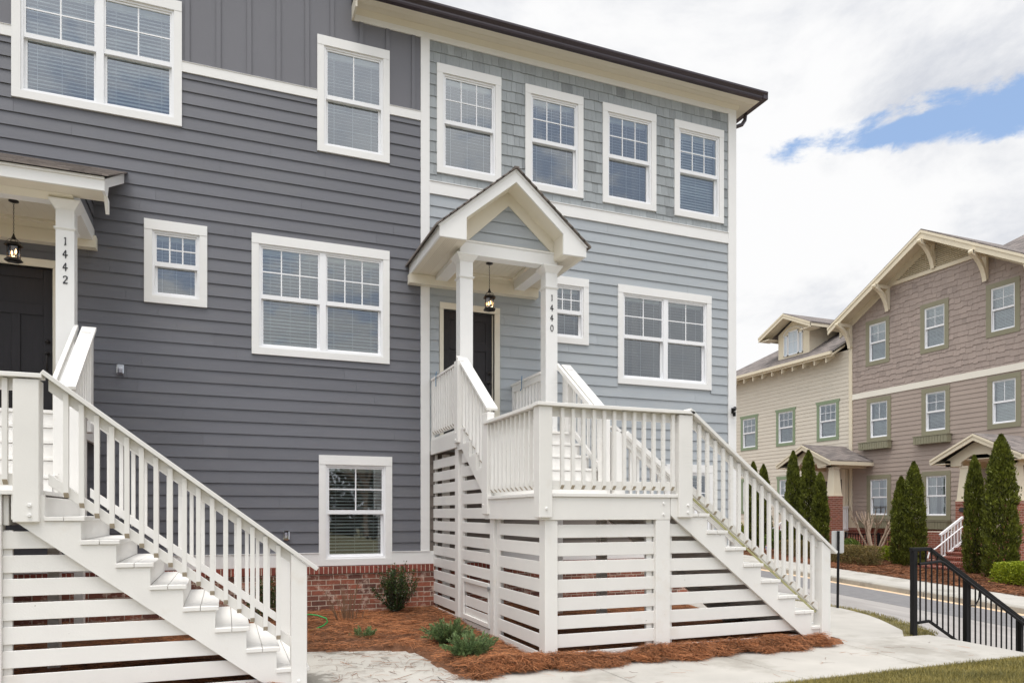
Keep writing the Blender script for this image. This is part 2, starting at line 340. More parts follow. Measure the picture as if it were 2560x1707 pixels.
def wall_holes(mb, u0, u1, z0, z1, holes, d0=-.16, d1=0.):
    us = sorted({u0, u1, *[min(max(h[0], u0), u1) for h in holes], *[min(max(h[1], u0), u1) for h in holes]})
    zs = sorted({z0, z1, *[min(max(h[2], z0), z1) for h in holes], *[min(max(h[3], z0), z1) for h in holes]})
    for i in range(len(us)-1):
        for j in range(len(zs)-1):
            cu = (us[i]+us[i+1])/2; cz = (zs[j]+zs[j+1])/2
            if any(h[0] < cu < h[1] and h[2] < cz < h[3] for h in holes): continue
            mb.box(us[i], us[i+1], d0, d1, zs[j], zs[j+1])
# ------------------------------------------------------------------ windows
def window(root, T, u0, u1, z0, z1, double=False, grid=(3, 2), side=.10, head=.14, sill=.10, tm=None, tilt=(25, 35), blind=True, mid=.53, trap=0, proud=.034, label=None, pitch=.050, curtain=False, rnd=R, vin=None):
    tm = tm or M['trim']; vin = vin or M['vinyl']
    c = MB(T)
    a0, a1, b0, b1 = u0+side, u1-side, z0+sill, z1-head
    c.box(u0, a0, 0, proud, b0, b1); c.box(a1, u1, 0, proud, b0, b1); c.box(u0, u1, 0, proud+.002, z0, b0)
    if trap: c.prism([(u0-.0, 0, b1), (u1+.0, 0, b1), (u1+trap, 0, z1), (u0-trap, 0, z1)], (0, proud+.004, 0))
    else: c.box(u0, u1, 0, proud+.004, b1, z1)
    w = build(c, 'window', tm, root, label=label)
    f = MB(T); g = MB(T); s = MB(T); bl = MB(T); cd_ = MB(T); gr = MB(T)
    fw = .030; j = .012
    f.box(a0, a0+fw, -.11, j, b0, b1); f.box(a1-fw, a1, -.11, j, b0, b1); f.box(a0+fw, a1-fw, -.11, j, b1-fw, b1); f.box(a0+fw, a1-fw, -.11, j+.004, b0, b0+fw)
    bays = [(a0+fw, a1-fw)]
    if double:
        mdl = (a0+a1)/2; f.box(mdl-.045, mdl+.045, -.11, j+.003, b0+fw, b1-fw); bays = [(a0+fw, mdl-.045), (mdl+.045, a1-fw)]
    zm = b0+(b1-b0)*(mid-.03)
    for x0, x1 in bays:
        sw = .034
        # upper sash (outer track)
        lo, hi = zm, b1-fw
        s.box(x0, x0+sw*.7, -.035, -.004, lo, hi); s.box(x1-sw*.7, x1, -.035, -.004, lo, hi); s.box(x0+sw*.7, x1-sw*.7, -.035, -.004, hi-sw*.8, hi); s.box(x0, x1, -.035, .002, lo-.035, lo+.028)
        gx0, gx1, gz0, gz1 = x0+sw*.7, x1-sw*.7, lo+.028, hi-sw*.8
        g.quad((gx0, -.02, gz0), (gx1, -.02, gz0), (gx1, -.02, gz1), (gx0, -.02, gz1))
        nx, nz = grid
        for i in range(1, nx): xx = gx0+(gx1-gx0)*i/nx; gr.box(xx-.009, xx+.009, -.019, -.014, gz0, gz1)
        for i in range(1, nz): zz = gz0+(gz1-gz0)*i/nz; gr.box(gx0, gx1, -.0195, -.0145, zz-.009, zz+.009)
        # lower sash (inner track)
        lo2, hi2 = b0+fw, zm-.008
        s.box(x0, x0+sw, -.075, -.042, lo2, hi2); s.box(x1-sw, x1, -.075, -.042, lo2, hi2); s.box(x0+sw, x1-sw, -.075, -.042, lo2, lo2+sw*1.1); s.box(x0+sw, x1-sw, -.075, -.042, hi2-.03, hi2)
        g.quad((x0+sw, -.06, lo2+sw*1.1), (x1-sw, -.06, lo2+sw*1.1), (x1-sw, -.06, hi2-.03), (x0+sw, -.06, hi2-.03))
        if blind:
            tl = rnd.uniform(*tilt); z = b1-fw-.07; bl.box(x0+.01, x1-.01, -.155, -.105, b1-fw-.06, b1-fw)
            while z > b0+fw+.02:
                t = radians(tl+rnd.uniform(-5, 5)+4*sin(z*5)); hw = .0255; dy = hw*cos(t); dz = hw*sin(t)
                bl.add([(x0+.012, -.13-dy, z+dz), (x1-.012, -.13-dy, z+dz), (x1-.012, -.13, z+.002), (x0+.012, -.13, z+.002), (x1-.012, -.13+dy, z-dz), (x0+.012, -.13+dy, z-dz)],
                       [(0, 1, 2, 3), (3, 2, 4, 5)], rnd.uniform(.35, .65)); z -= pitch
            for k in (.16, .5, .84):
                xx = x0+(x1-x0)*k; cd_.box(xx-.0022, xx+.0022, -.106, -.104, b0+fw+.02, b1-fw-.06)
    if curtain:
        for sx in (a0+fw, a1-fw-.28):
            for i in range(7): cd_.add([(sx+i*.04, -.14-.02*(i % 2), b0), (sx+(i+1)*.04, -.14-.02*((i+1) % 2), b0), (sx+(i+1)*.04, -.14-.02*((i+1) % 2), b1), (sx+i*.04, -.14-.02*(i % 2), b1)], [(0, 1, 2, 3)])
    build(f, 'frame', vin, w); build(s, 'sash', vin, w); build(g, 'pane', M['glass'], w)
    if gr.v: build(gr, 'grille', vin, w)
    if bl.v: build(bl, 'blind', M['blind'], w)
    if cd_.v: build(cd_, 'curtain' if curtain else 'blind_cord', M['curtain'] if curtain else M['cord'], w)
    return (a0, a1, b0, b1)
def whole(u0, u1, z0, z1, side=.10, head=.14, sill=.10): return (u0+side, u1-side, z0+sill, z1-head)
def shell(root, T, u0, u1, z0, z1, floors, depth=9.):
    m = MB(T); m.box(u0, u1, -depth, -depth+.2, z0, z1)
    for z in floors: m.box(u0, u1, -depth+.2, -.17, z-.3, z)
    nd = 2.6
    m.box(u0, u1, -nd-.1, -nd, z0, z1)
    for k in range(1, 3): x = u0+(u1-u0)*k/3; m.box(x-.06, x+.06, -depth+.2, -.17, z0, z1)
    return build(m, 'interior', M['room'], root)
# ================================================================== the two townhouses
LD, LL = .0965, .115                                   # phase of the course lines
WZ = (7.045, 8.785)
dk = thing('townhouse', (-2.5, 0, 0), 'charcoal clapboard townhouse with slate panels above, behind the staircase ending in the photo foreground', 'townhouse', 'townhouses joined in a row')
WD = [((-2.58, -.56, 7.035, 8.78), dict(double=True, grid=(2, 2), tilt=(48, 60))),
      ((1.288, 2.38, *WZ), dict(grid=(2, 1), tilt=(30, 38))),
      ((-1.035, -.232, 4.53, 5.68), dict(grid=(3, 2), tilt=(18, 24))),
      ((.362, 2.378, 3.93, 5.68), dict(double=True, grid=(3, 2), tilt=(24, 40))),
      ((1.311, 2.418, .825, 2.49), dict(grid=(2, 2), tilt=(22, 26)))]
H = [whole(*w[0]) for w in WD]; doorD = (-2.985, -2.115, 2.77, 4.855)
HC = [w[0] for w in WD]
m = MB(TF); wall_holes(m, -8, 2.98, .6, 10.6, H+[doorD]); m.box(-8, -7.8, -9, -.16, .6, 10.6); m.box(-8, 2.98, -9.2, -9, .6, 10.6); m.box(2.83, 2.98, -9, -.16, .6, 10.6); build(m, 'wall', M['dark'], dk)
m = MB(TF); clap(m, -8, 2.876, 1.02, 7.81, HC+[(-3.07, -2.03, 2.7, 4.95)], line=LD); build(m, 'siding', M['dark'], dk)
m = MB(TF)
for a, b in spans(-8, 2.876, 7.955, 10.6, []): m.box(a, b, 0, .006, 7.955, 10.6)
bx = [-4.1, -3.7, -3.3, -2.89, -.489, -.083, .33, .734, 1.142, 1.507, 1.944, 2.354, 2.76]
for x in bx:
    for z0, z1 in ((7.955, 10.6),):
        zz = [(z0, z1)]
        for h in HC:
            if h[0]-.02 < x < h[1]+.02 and h[3] > 8: zz = [(a, b) for a, b in ((z0, h[2]), (h[3], z1)) if b-a > .02]
        for a, b in zz: m.box(x-.03, x+.03, .006, .026, a, b, .55)
# panels must not cross the window openings
m2 = MB(TF)
wall_holes(m2, -8, 2.876, 7.955, 10.6, H, 0, .006)
for i in range(len(m.f)):
    if i >= 6: m2.f.append(tuple(k-8+len(m2.v) for k in m.f[i])); m2.c.append(m.c[i])
m2.v += m.v[8:]
build(m2, 'batten_siding', M['batten'], dk)
for a, b in spans(-8, 2.876, 7.81, 7.955, [(h[0], h[1], 0, 20) for h in HC[:2]]): build(MB(TF).box(a, b, 0, .030, 7.81, 7.95).box(a, b, 0, .038, 7.95, 7.957), 'band_board', M['trim'], dk, bev=.002)
for a, b in spans(-8, 3.02, .82, 1.02, [HC[4]]): build(MB(TF).box(a, b, 0, .034, .82, 1.015).box(a, b, 0, .045, 1.015, 1.023), 'water_table', M['trim'], dk, bev=.002)
m = MB(TF); m.box(-8, 3.13, -.16, .045, 0, .705); build(m, 'foundation', M['brick'], dk)
m = MB(TF); m.box(-8, 3.135, -.16, .068, .705, .815); build(m, 'rowlock_course', M['rowlock'], dk, bev=.004)
for w, kw in WD: window(dk, TF, *w, **kw)
shell(dk, TF, -7.8, 2.80, .7, 10.6, (2.6, 5.9, 9.2))
m = MB(TF); m.prism([(-8.4, .35, 10.5), (3.1, .35, 10.5), (3.1, -4.6, 13), (-8.4, -4.6, 13)], (0, 0, .1)); m.prism([(-8.4, -9.5, 10.5), (3.1, -9.5, 10.5), (3.1, -4.6, 13), (-8.4, -4.6, 13)], (0, 0, .1)); m.prism([(2.9, 0, 10.5), (2.9, -9.2, 10.5), (2.9, -4.6, 12.9)], (-.1, 0, 0)); build(m, 'roof', M['roof'], dk)

lt = thing('townhouse', (6, 0, 0), 'pale blue grey end townhouse with shingled top storey and gabled porch', 'townhouse', 'townhouses joined in a row')
WL = [((3.14, 4.235, *WZ), dict(grid=(3, 2), tilt=(28, 34))),
      ((4.666, 5.75, *WZ), dict(grid=(3, 2), tilt=(26, 32))),
      ((6.13, 7.22, *WZ), dict(grid=(3, 2), tilt=(30, 36))),
      ((7.61, 8.70, *WZ), dict(grid=(3, 2), tilt=(50, 58))),
      ((5.05, 5.855, 4.52, 5.655), dict(grid=(3, 2), tilt=(18, 24))),
      ((6.435, 8.42, 3.905, 5.65), dict(double=True, grid=(2, 2), tilt=(12, 20))),
      ((7.43, 8.48, .825, 2.51), dict(grid=(2, 2), tilt=(20, 26)))]
H = [whole(*w[0]) for w in WL]; doorL = (3.25, 4.12, 2.80, 4.885); HC = [w[0] for w in WL]
m = MB(TF); wall_holes(m, 2.98, 8.95, .6, 9.3, H+[doorL]); m.box(8.79, 8.95, -9, -.16, .6, 9.3); m.box(2.98, 8.95, -9.2, -9, .6, 9.3); build(m, 'wall', M['light'], lt)
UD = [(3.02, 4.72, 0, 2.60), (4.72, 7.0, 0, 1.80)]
m = MB(TF); clap(m, 3.02, 4.72, 1.02, 2.60, [], line=LL); clap(m, 4.72, 7.0, 1.02, 1.71, [], line=LL); build(m, 'lower_siding', M['taupeshade'], lt)  # taupe courses widened to paint in the dark behind the skirting slats
m = MB(TF); clap(m, 3.02, 8.80, 1.02, 6.69, HC+[(3.18, 4.22, 2.7, 4.985)]+UD, line=LL)
TS = lambda y, d, z: (8.95+d, y, z)
m.T = TS; clap(m, .12, 9.0, .9, 9.3, [], line=LL); build(m, 'siding', M['light'], lt)
m = MB(TF); shingles(m, 3.02, 8.80, 6.89, 9.13, HC, line=LL-.03, wmin=.07, wmax=.23); build(m, 'shingle_siding', M['shingle'], lt)
build(MB(TF).box(2.876, 3.02, 0, .032, 1.024, 9.13), 'corner_board', M['trim'], lt, bev=.002)
build(MB(TF).box(8.805, 8.985, 0, .034, .82, 9.13).box(8.952, 8.985, -.13, 0, .82, 9.29), 'corner_board', M['trim'], lt, bev=.002)
build(MB(TF).box(3.02, 8.805, 0, .03, 6.69, 6.885).box(3.02, 8.805, 0, .042, 6.885, 6.897), 'band_board', M['trim'], lt, bev=.002)
for a, b in spans(3.021, 8.805, .82, 1.02, [HC[6]]): build(MB(TF).box(a, b, 0, .034, .82, 1.018), 'water_table', M['trim'], lt, bev=.002)
build(MB(TF).box(1.83, 8.99, 0, .028, 9.13, 9.29), 'frieze_board', M['trim'], lt, bev=.002)
m = MB(TF); m.box(3.131, 8.97, -.16, .045, 0, .705); m.box(8.80, 8.97, -9, -.16, 0, .705); build(m, 'foundation', M['brick'], lt)
m = MB(TF); m.box(3.136, 8.985, -.16, .066, .705, .815); build(m, 'rowlock_course', M['rowlock'], lt, bev=.004)
for w, kw in WL: window(lt, TF, *w, **kw)
shell(lt, TF, 3.1, 8.79, .7, 9.28, (2.6, 5.9))
# eaves
m = MB(TF); m.box(1.83, 9.27, -.0, .345, 9.29, 9.315); m.box(8.95, 9.27, -9.5, 0, 9.29, 9.315)
m.prism([(1.83, .028, 9.225), (1.83, .028, 9.289), (1.83, .09, 9.289)], (7.2, 0, 0)); m.box(1.86, 9.25, .20, .206, 9.286, 9.29)
m.box(1.80, 1.83, -.0, .35, 9.13, 9.44)
build(m, 'soffit', M['cream'], lt)
g = MB(); prof = [(0, 0), (-.075, 0), (-.085, .03), (-.085, .055), (-.125, .10), (-.125, .135), (-.115, .135), (0, .135)]
ring = [(1.76, -.346+y, 9.285+z) for y, z in prof]; g.prism(ring, (7.60, 0, 0))
g.box(9.27, 9.375, -.45, 9.4, 9.288, 9.42); build(g, 'gutter', M['bronze'], lt, bev=.004)
g = MB(); g.tube([(9.31, .10, 9.30), (9.31, .12, 9.18), (9.24, .12, 9.08), (9.08, .12, 9.00), (9.015, .12, 8.92), (9.012, .12, .5)], .037, 6); build(g, 'downspout', M['bronze'], lt)
m = MB(); z0 = 9.39; x0, x1, y0, y1 = 1.80, 9.36, -.44, 9.7; ry = (y0+y1)/2; hgt = (ry-y0)*.42; rx = x1-(ry-y0)*.75
v = [(x0, y0, z0), (x1, y0, z0), (x1, y1, z0), (x0, y1, z0), (x0, ry, z0+hgt), (rx, ry, z0+hgt)]
m.add(v+[(a, b, c-.04) for a, b, c in v], [(0, 1, 5, 4), (1, 2, 5), (2, 3, 4, 5), (3, 0, 4), (6, 7, 11, 10), (7, 8, 11), (8, 9, 10, 11), (0, 6, 7, 1), (1, 7, 8, 2), (2, 8, 9, 3), (3, 9, 6, 0)])
build(m, 'roof', M['roof'], lt)
# ---------------------------------------------------------------- doors
def door(root, x0, x1, z0, z1, lab):
    m = MB(TF); c = .062
    m.box(x0-c, x0, -.05, .03, z0, z1); m.box(x1, x1+c+.03, -.05, .03, z0, z1); m.box(x0-c, x1+c+.03, -.05, .034, z1, z1+.10); m.box(x0-.01, x0+.02, -.12, -.05, z0, z1); m.box(x1-.02, x1+.01, -.12, -.05, z0, z1)
    m.box(x0-.02, x1+.02, -.12, .05, z0-.03, z0+.015)
    f = build(m, 'door_frame', M['cream'], root, bev=.002)
    d = MB(TF); a, b = x0+.02, x1-.02; s = .105; zr = [(z0+.02, z0+.24), (z1-.62, z1-.475), (z1-.135, z1-.005)]
    d.box(a, b, -.10, -.068, z0+.02, z1-.004, .4)
    d.box(a, a+s, -.068, -.052, z0+.02, z1-.004); d.box(b-s, b, -.068, -.052, z0+.02, z1-.004)
    for p, q in zr: d.box(a+s, b-s, -.068, -.053, p, q)
    mm = (a+b)/2; d.box(mm-.05, mm+.05, -.068, -.053, zr[0][1], zr[1][0])
    dd = build(d, 'door', M['door'], root, bev=.003)
    xk = b-.055; yk = .05
    k = MB(); z = z0+1.12; k.tube([(xk, yk, z), (xk, yk-.02, z)], .028, 12); k.tube([(xk, yk-.02, z), (xk, yk-.055, z), (xk, yk-.075, z)], [.010, .020, .012], 12); build(k, 'deadbolt', M['iron'], dd, smooth=True)
    k = MB(); z = z0+.96; k.tube([(xk, yk, z), (xk, yk-.02, z)], .026, 12); k.tube([(xk, yk-.02, z), (xk, yk-.055, z), (xk, yk-.075, z)], [.010, .020, .012], 12)
    k.tube([(xk, .05, z0+.96), (xk, 0.0, z0+.93), (xk, .0, z0+.76), (xk, .045, z0+.74)], .010, 8); build(k, 'door_handle', M['iron'], dd, smooth=True)
door(lt, *doorL, ''); door(dk, *doorD, '')
# ================================================================== porches
def stroke(mb, pts, T0, th=.006):
    # pts: (x, z, halfwidth) ribbon on the front of a column, extruded
    n = len(pts); Lf = []; Rt = []
    for i, (x, z, w) in enumerate(pts):
        a = pts[max(i-1, 0)]; b = pts[min(i+1, n-1)]; dx, dz = b[0]-a[0], b[1]-a[1]; l = math.hypot(dx, dz) or 1
        nx, nz = -dz/l*w, dx/l*w; Lf.append((x+nx, z+nz)); Rt.append((x-nx, z-nz))
    X, Y, Z = T0
    for i in range(n-1):
        q = [Lf[i], Lf[i+1], Rt[i+1], Rt[i]]
        mb.prism([(X+p[0], Y, Z+p[1]) for p in q], (0, -th, 0))
def digit(ch):
    if ch == '1': return [[(-.012, .034, .003), (.004, .047, .006)], [(.004, .046, .0045), (.002, 0, .0045), (.001, -.034, .007)], [(-.010, -.044, .003), (.002, -.036, .006), (.011, -.032, .003)]]
    if ch == '4': return [[(.006, .048, .005), (-.008, .022, .0045), (-.023, -.010, .0055)], [(-.026, -.010, .006), (0, -.012, .0055), (.025, -.007, .006)], [(.006, .046, .0055), (.005, 0, .005), (.005, -.032, .007), (.001, -.048, .002)]]
    if ch == '2': return [[(-.020, .024, .004), (-.014, .040, .005), (.004, .046, .005), (.018, .036, .007), (.018, .018, .007), (.004, -.004, .005), (-.010, -.024, .005), (-.020, -.038, .006)], [(-.022, -.040, .006), (-.004, -.036, .008), (.014, -.040, .007), (.024, -.030, .003)]]
    if ch == '0': return [[(.021*cos(t), .045*sin(t), .0045+.0012*abs(sin(t+.5))) for t in [2*pi*k/20+.6 for k in range(21)]]]
def column(root, x0, y0, zb, zt, w=.19):
    m = MB(); x1, y1 = x0+w, y0+w; xc, yc = x0+w/2, y0+w/2
    m.box(x0, x1, y0, y1, zb, zt-.10)
    def fr(za, zb_, a, b): h = w/2; m.add([(xc-h-a, yc-h-a, za), (xc+h+a, yc-h-a, za), (xc+h+a, yc+h+a, za), (xc-h-a, yc+h+a, za), (xc-h-b, yc-h-b, zb_), (xc+h+b, yc-h-b, zb_), (xc+h+b, yc+h+b, zb_), (xc-h-b, yc+h+b, zb_)], [(0, 3, 2, 1), (4, 5, 6, 7), (0, 1, 5, 4), (1, 2, 6, 5), (2, 3, 7, 6), (3, 0, 4, 7)])
    fr(zt-.105, zt-.09, .006, .012); fr(zt-.09, zt-.03, .012, .055); fr(zt-.03, zt-.022, .055, .062); fr(zt-.022, zt-.001, .064, .064)
    fr(zt-.345, zt-.333, .004, .010); fr(zt-.333, zt-.318, .016, .022)
    return build(m, 'column', M['trim'], root, bev=.0015)
def porch(dx, dz, digits, kind, root):
    X = lambda x: x+dx
    Z = lambda z: z+dz
    column(root, X(3.085), -1.42, Z(2.79), Z(5.28)); cR = column(root, X(4.41), -1.42, Z(2.79), Z(5.28))
    xc = X(4.508)
    for i, ch in enumerate(digits):
        m = MB()
        for st in digit(ch): stroke(m, st, (xc, -1.4205, Z(4.802-.1487*i)))
        build(m, 'number_digit', M['plaq'], cR)
    m = MB(); m.box(X(3.085), X(4.60), -1.42, -1.23, Z(5.28), Z(5.47)); m.box(X(3.085), X(3.275), -1.229, -.147, Z(5.282), Z(5.468)); m.box(X(4.41), X(4.60), -1.229, -.147, Z(5.282), Z(5.468)); m.box(X(3.085), X(3.275), -.147, 0, Z(5.35), Z(5.468)); m.box(X(4.41), X(4.60), -.147, 0, Z(5.35), Z(5.468))
    m.box(X(3.07), X(4.615), -1.435, -1.42, Z(5.455), Z(5.472))
    build(m, 'beam', M['trim'], root, bev=.002)
    m = MB(); m.box(X(3.27), X(4.42), -1.235, 0, Z(5.462), Z(5.48))
    x = 3.34
    while x < 4.40: m.box(X(x)-.002, X(x)+.002, -1.23, 0, Z(5.459), Z(5.462)); x += .085
    for a, b, c, d in ((3.275, 4.41, -1.23, -1.17), (3.275, 3.335, -1.17, -.20), (4.35, 4.41, -1.17, -.20), (3.275, 4.41, -.20, -.14)):
        m.box(X(a), X(b), c, d, Z(5.425), Z(5.463)); 
    m.box(X(3.275), X(4.41), -.14, 0, Z(5.35), Z(5.455))
    build(m, 'ceiling', M['cream'], root)
    if kind == 'gable':
        AX, AZ, EX0, EX1, EZ, YF = 3.80, 6.445, 2.69, 4.912, 5.35, -1.75
        f = MB(); f.prism([(2.69, YF, EZ), (3.075, YF, EZ), (3.075, YF, 5.655), (AX+.01, YF, 6.262), (4.54, YF, 5.640), (4.54, YF, EZ), (4.912, YF, EZ), (4.912, YF, 5.522), (AX, YF, AZ), (2.69, YF, 5.522)], (0, .03, 0))
        f.prism([(2.66, YF-.012, 5.492), (AX, YF-.012, 6.445), (AX, YF-.012, 6.405), (2.70, YF-.012, 5.49)], (0, .012, 0)); f.prism([(4.94, YF-.012, 5.492), (AX, YF-.012, 6.445), (AX, YF-.012, 6.405), (4.90, YF-.012, 5.49)], (0, .012, 0))
        f.box(2.69, 2.715, YF+.03, 0, EZ, 5.515); f.box(4.887, 4.912, YF+.03, 0, EZ, 5.515)
        build(f, 'rake_board', M['trim'], root, bev=.002)
        s = MB(); s.box(2.715, 3.084, YF+.03, -.0, EZ, EZ+.018); s.box(4.601, 4.887, YF+.03, -.0, EZ, EZ+.018); s.box(4.545, 4.6005, YF+.03, -1.4215, EZ, EZ+.018); s.box(4.552, 4.66, -1.60, -1.4215, EZ+.018, 5.60)
        s.box(2.67, 4.855, -.146, 0, 5.20, EZ-.003)
        s.box(3.072, 3.088, YF+.03, -1.42, EZ+.018, 5.66); s.box(4.538, 4.552, YF+.03, -1.42, EZ+.018, 5.64)
        for sx, x0, z0 in ((1, 3.075, 5.655), (-1, 4.54, 5.640)):
            s.prism([(x0, YF+.03, z0), (AX+.01, YF+.03, 6.262), (AX+.01, -1.40, 6.262), (x0, -1.40, z0)], (0, 0, .02))
        for k in range(14): s.box(3.13+0, 3.132, -1.7, -1.7, 5, 5) if False else None
        for k in range(9): y = YF+.08+.03*k*1.1
        build(s, 'soffit', M['cream'], root)
        s = MB()          # board framing the gable triangle
        TY = -1.418
        s.prism([(3.088, TY, 5.472), (3.20, TY, 5.472), (3.823, TY, 6.062), (3.81, TY, 6.27), (3.088, TY, 5.665)], (0, .02, 0)); s.prism([(4.552, TY, 5.472), (4.51, TY, 5.472), (3.823, TY, 6.062), (3.81, TY, 6.27), (4.552, TY, 5.65)], (0, .02, 0))
        s.box(3.20, 4.50, -1.424, -1.40, 5.472, 5.484); build(s, 'gable_trim', M['cream'], root)
        s = MB(lambda x, d, z: (x, -1.385-d, z)); clap(s, 3.12, 4.56, 5.474, 6.1, [], line=5.455, clip=lambda z: (3.15+max(0, z-5.47)*1.055, 4.55-max(0, z-5.47)*1.16))
        s.T = None; s.prism([(3.1, -1.384, 5.47), (4.56, -1.384, 5.47), (3.82, -1.384, 6.2)], (0, .02, 0)); build(s, 'gable_siding', M['light'], root)
        r = MB()
        for sg, ex in ((-1, 2.655), (1, 4.945)):
            a = Vector((AX, 0, AZ+.004)); b = Vector((ex, 0, 5.497)); n = 12
            for i in range(n):
                p = a.lerp(b, i/n); q = a.lerp(b, (i+1)/n+.02)
                r.prism([(p.x, YF-.045, p.z), (q.x, YF-.045, q.z), (q.x, YF-.045, q.z+.026), (p.x, YF-.045, p.z+.014)], (0, -YF+.043, 0), R.uniform(.2, .8))
        r.box(AX-.035, AX+.035, YF-.04, -.002, AZ-.01, AZ+.022); build(r, 'roof', M['roof'], root)
        for x0 in (2.80, 4.66):
            v = MB()
            for k in range(7): v.box(x0+.026*k, x0+.026*k+.006, -1.68, -.16, EZ-.0025, EZ)
            build(v, 'soffit_vent', M['tan'], root)
    else:
        XR, XL, YF = -1.28, -3.75, -1.75
        f = MB(); f.box(XL, XR, YF, YF+.03, 5.30, 5.445); f.box(XL, XR, YF-.02, YF, 5.425, 5.452)
        f.prism([(XR-.03, YF+.03, 5.30), (XR-.03, YF+.03, 5.445), (XR-.03, 0, 6.262), (XR-.03, 0, 6.13), (XR-.03, -1.42, 5.475), (XR-.03, -1.52, 5.30)], (.03, 0, 0))
        f.prism([(XR-.03, -1.60, 5.30), (XR-.03, -1.45, 5.30), (XR-.03, -1.45, 5.14)], (.04, 0, 0))
        build(f, 'fascia', M['trim'], root, bev=.002)
        s = MB(); s.box(XL, XR-.031, YF+.03, -1.42, 5.30, 5.318); s.prism([(-1.635, -1.42, 5.46), (XR-.031, -1.42, 5.46), (XR-.031, 0, 6.12), (-1.635, 0, 6.12)], (0, 0, .02))
        s.prism([(XL, -1.421, 5.235), (XL, -1.50, 5.2985), (XL, -1.421, 5.2985)], (-1.64-XL, 0, 0)); build(s, 'soffit', M['cream'], root)
        s = MB(lambda y, d, z: (-1.655+d, y, z)); clap(s, -1.40, 0, 5.42, 6.12, [], line=LD, clip=lambda z: (min(-.01, -1.42+max(0, z-5.46)*2.15), 0)); s.T = None; s.prism([(-1.66, -1.40, 5.43), (-1.66, 0, 5.43), (-1.66, 0, 6.1), (-1.66, -1.40, 5.47)], (-.05, 0, 0)); build(s, 'gable_siding', M['dark'], root)
        s = MB(); s.box(XL, -1.60, -.146, 0, 5.155, 5.317); build(s, 'ledger', M['cream'], root)
        r = MB(); a = Vector((0, YF-.05, 5.452)); b = Vector((0, 0, 6.272)); n = 14
        for i in range(n):
            p = a.lerp(b, i/n); q = a.lerp(b, (i+1)/n+.02); x = XL
            while x < XR+.04:
                e = min(x+R.uniform(.14, .32), XR+.045)
                r.prism([(x, p.y, p.z), (x, q.y, q.z), (x, q.y, q.z+.008), (x, p.y, p.z+.020)], (e-x-.002, 0, 0), R.uniform(.1, .9)); x = e
        build(r, 'roof', M['roof'], root)
pL = thing('porch', (3.84, -.7, 2.79), 'white gabled entry porch roof on two square columns numbered 1440', 'porch', 'entry porches')
porch(0, 0, '1440', 'gable', pL)
pD = thing('porch', (-2.4, -.7, 2.76), 'white lean-to porch roof with brown shingles and column numbered 1442', 'porch', 'entry porches')
porch(-6.235, -.03, '1442', 'shed', pD)
# ================================================================== hanging lanterns
def lantern(x, y, ztop, zbot, lab):
    t = thing('hanging_lantern', (x, y, zbot), lab, 'lantern', 'lanterns hanging in the porches')
    c = MB(); c.lathe([(.055, 0), (.055, -.012), (.012, -.028)], (x, y, ztop), 16); build(c, 'canopy', M['iron'], t)
    b = zbot; H_ = .20
    ch = MB(); z = ztop-.025; k = 0
    while z > b+.325:
        a = .5*pi*(k % 2); pts = [(x+.007*cos(q)*cos(a), y+.007*cos(q)*sin(a), z-.013+.016*sin(q)) for q in [2*pi*i/8 for i in range(9)]]
        ch.tube(pts, .0022, 5, cap=False); z -= .025; k += 1
    build(ch, 'chain', M['iron'], t)
    f = MB(); f.lathe([(.008, .335), (.014, .31), (.026, .285), (.028, .275), (.012, .27)], (x, y, b), 8)
    hexa = lambda r, i: (x+r*cos(pi/3*i+.3), y+r*sin(pi/3*i+.3))
    for i in range(6):
        p = hexa(.068, i); f.bar((*p, b+.03), (*p, b+.20), .007, .007, up=(1, 0, 0))
        f.tube([(*hexa(.075, i), b+.215), (*hexa(.066, i), b+.245), (*hexa(.04, i), b+.268), (x, y, b+.275)], .003, 5)
        if i % 1 == 0:
            q = hexa(.068, i+1); f.bar((*p, b+.055), (*q, b+.055), .006, .008)
    f.lathe([(.078, .200), (.100, .185), (.103, .192), (.080, .222), (.066, .218), (.066, .200)], (x, y, b), 6, ph=.3)
    f.lathe([(.066, .032), (.066, .022), (.098, .0), (.100, .012), (.076, .034)], (x, y, b), 6, ph=.3)
    build(f, 'lantern_frame', M['iron'], t)
    g = MB()
    for i in range(6):
        p = hexa(.066, i); q = hexa(.066, i+1); g.quad((*p, b+.035), (*q, b+.035), (*q, b+.20), (*p, b+.20))
    build(g, 'lantern_glass', M['clear'], t)
    u = MB(); 
    for i in range(2): u.lathe([(.004, .10), (.011, .112), (.009, .135), (.002, .155)], (x+(-.018, .02)[i], y+(-.01, .01)[i], b+(-.03, .0)[i]), 8)
    build(u, 'bulb', M['bulb'], t, smooth=True)
    l = bpy.data.lights.new('lantern_light', 'POINT'); l.energy = .8; l.color = (1, .62, .3); l.shadow_soft_size = .02; lo = bpy.data.objects.new('lantern_light', l); COL.objects.link(lo); lo.parent = t; lo.location = (0, 0, .09)
lantern(3.785, -.70, 5.459, 4.735, 'small black lantern hanging on a chain under the gabled porch')
lantern(-2.40, -.70, 5.43, 4.69, 'small black lantern hanging on a chain under the lean-to porch at the left edge')
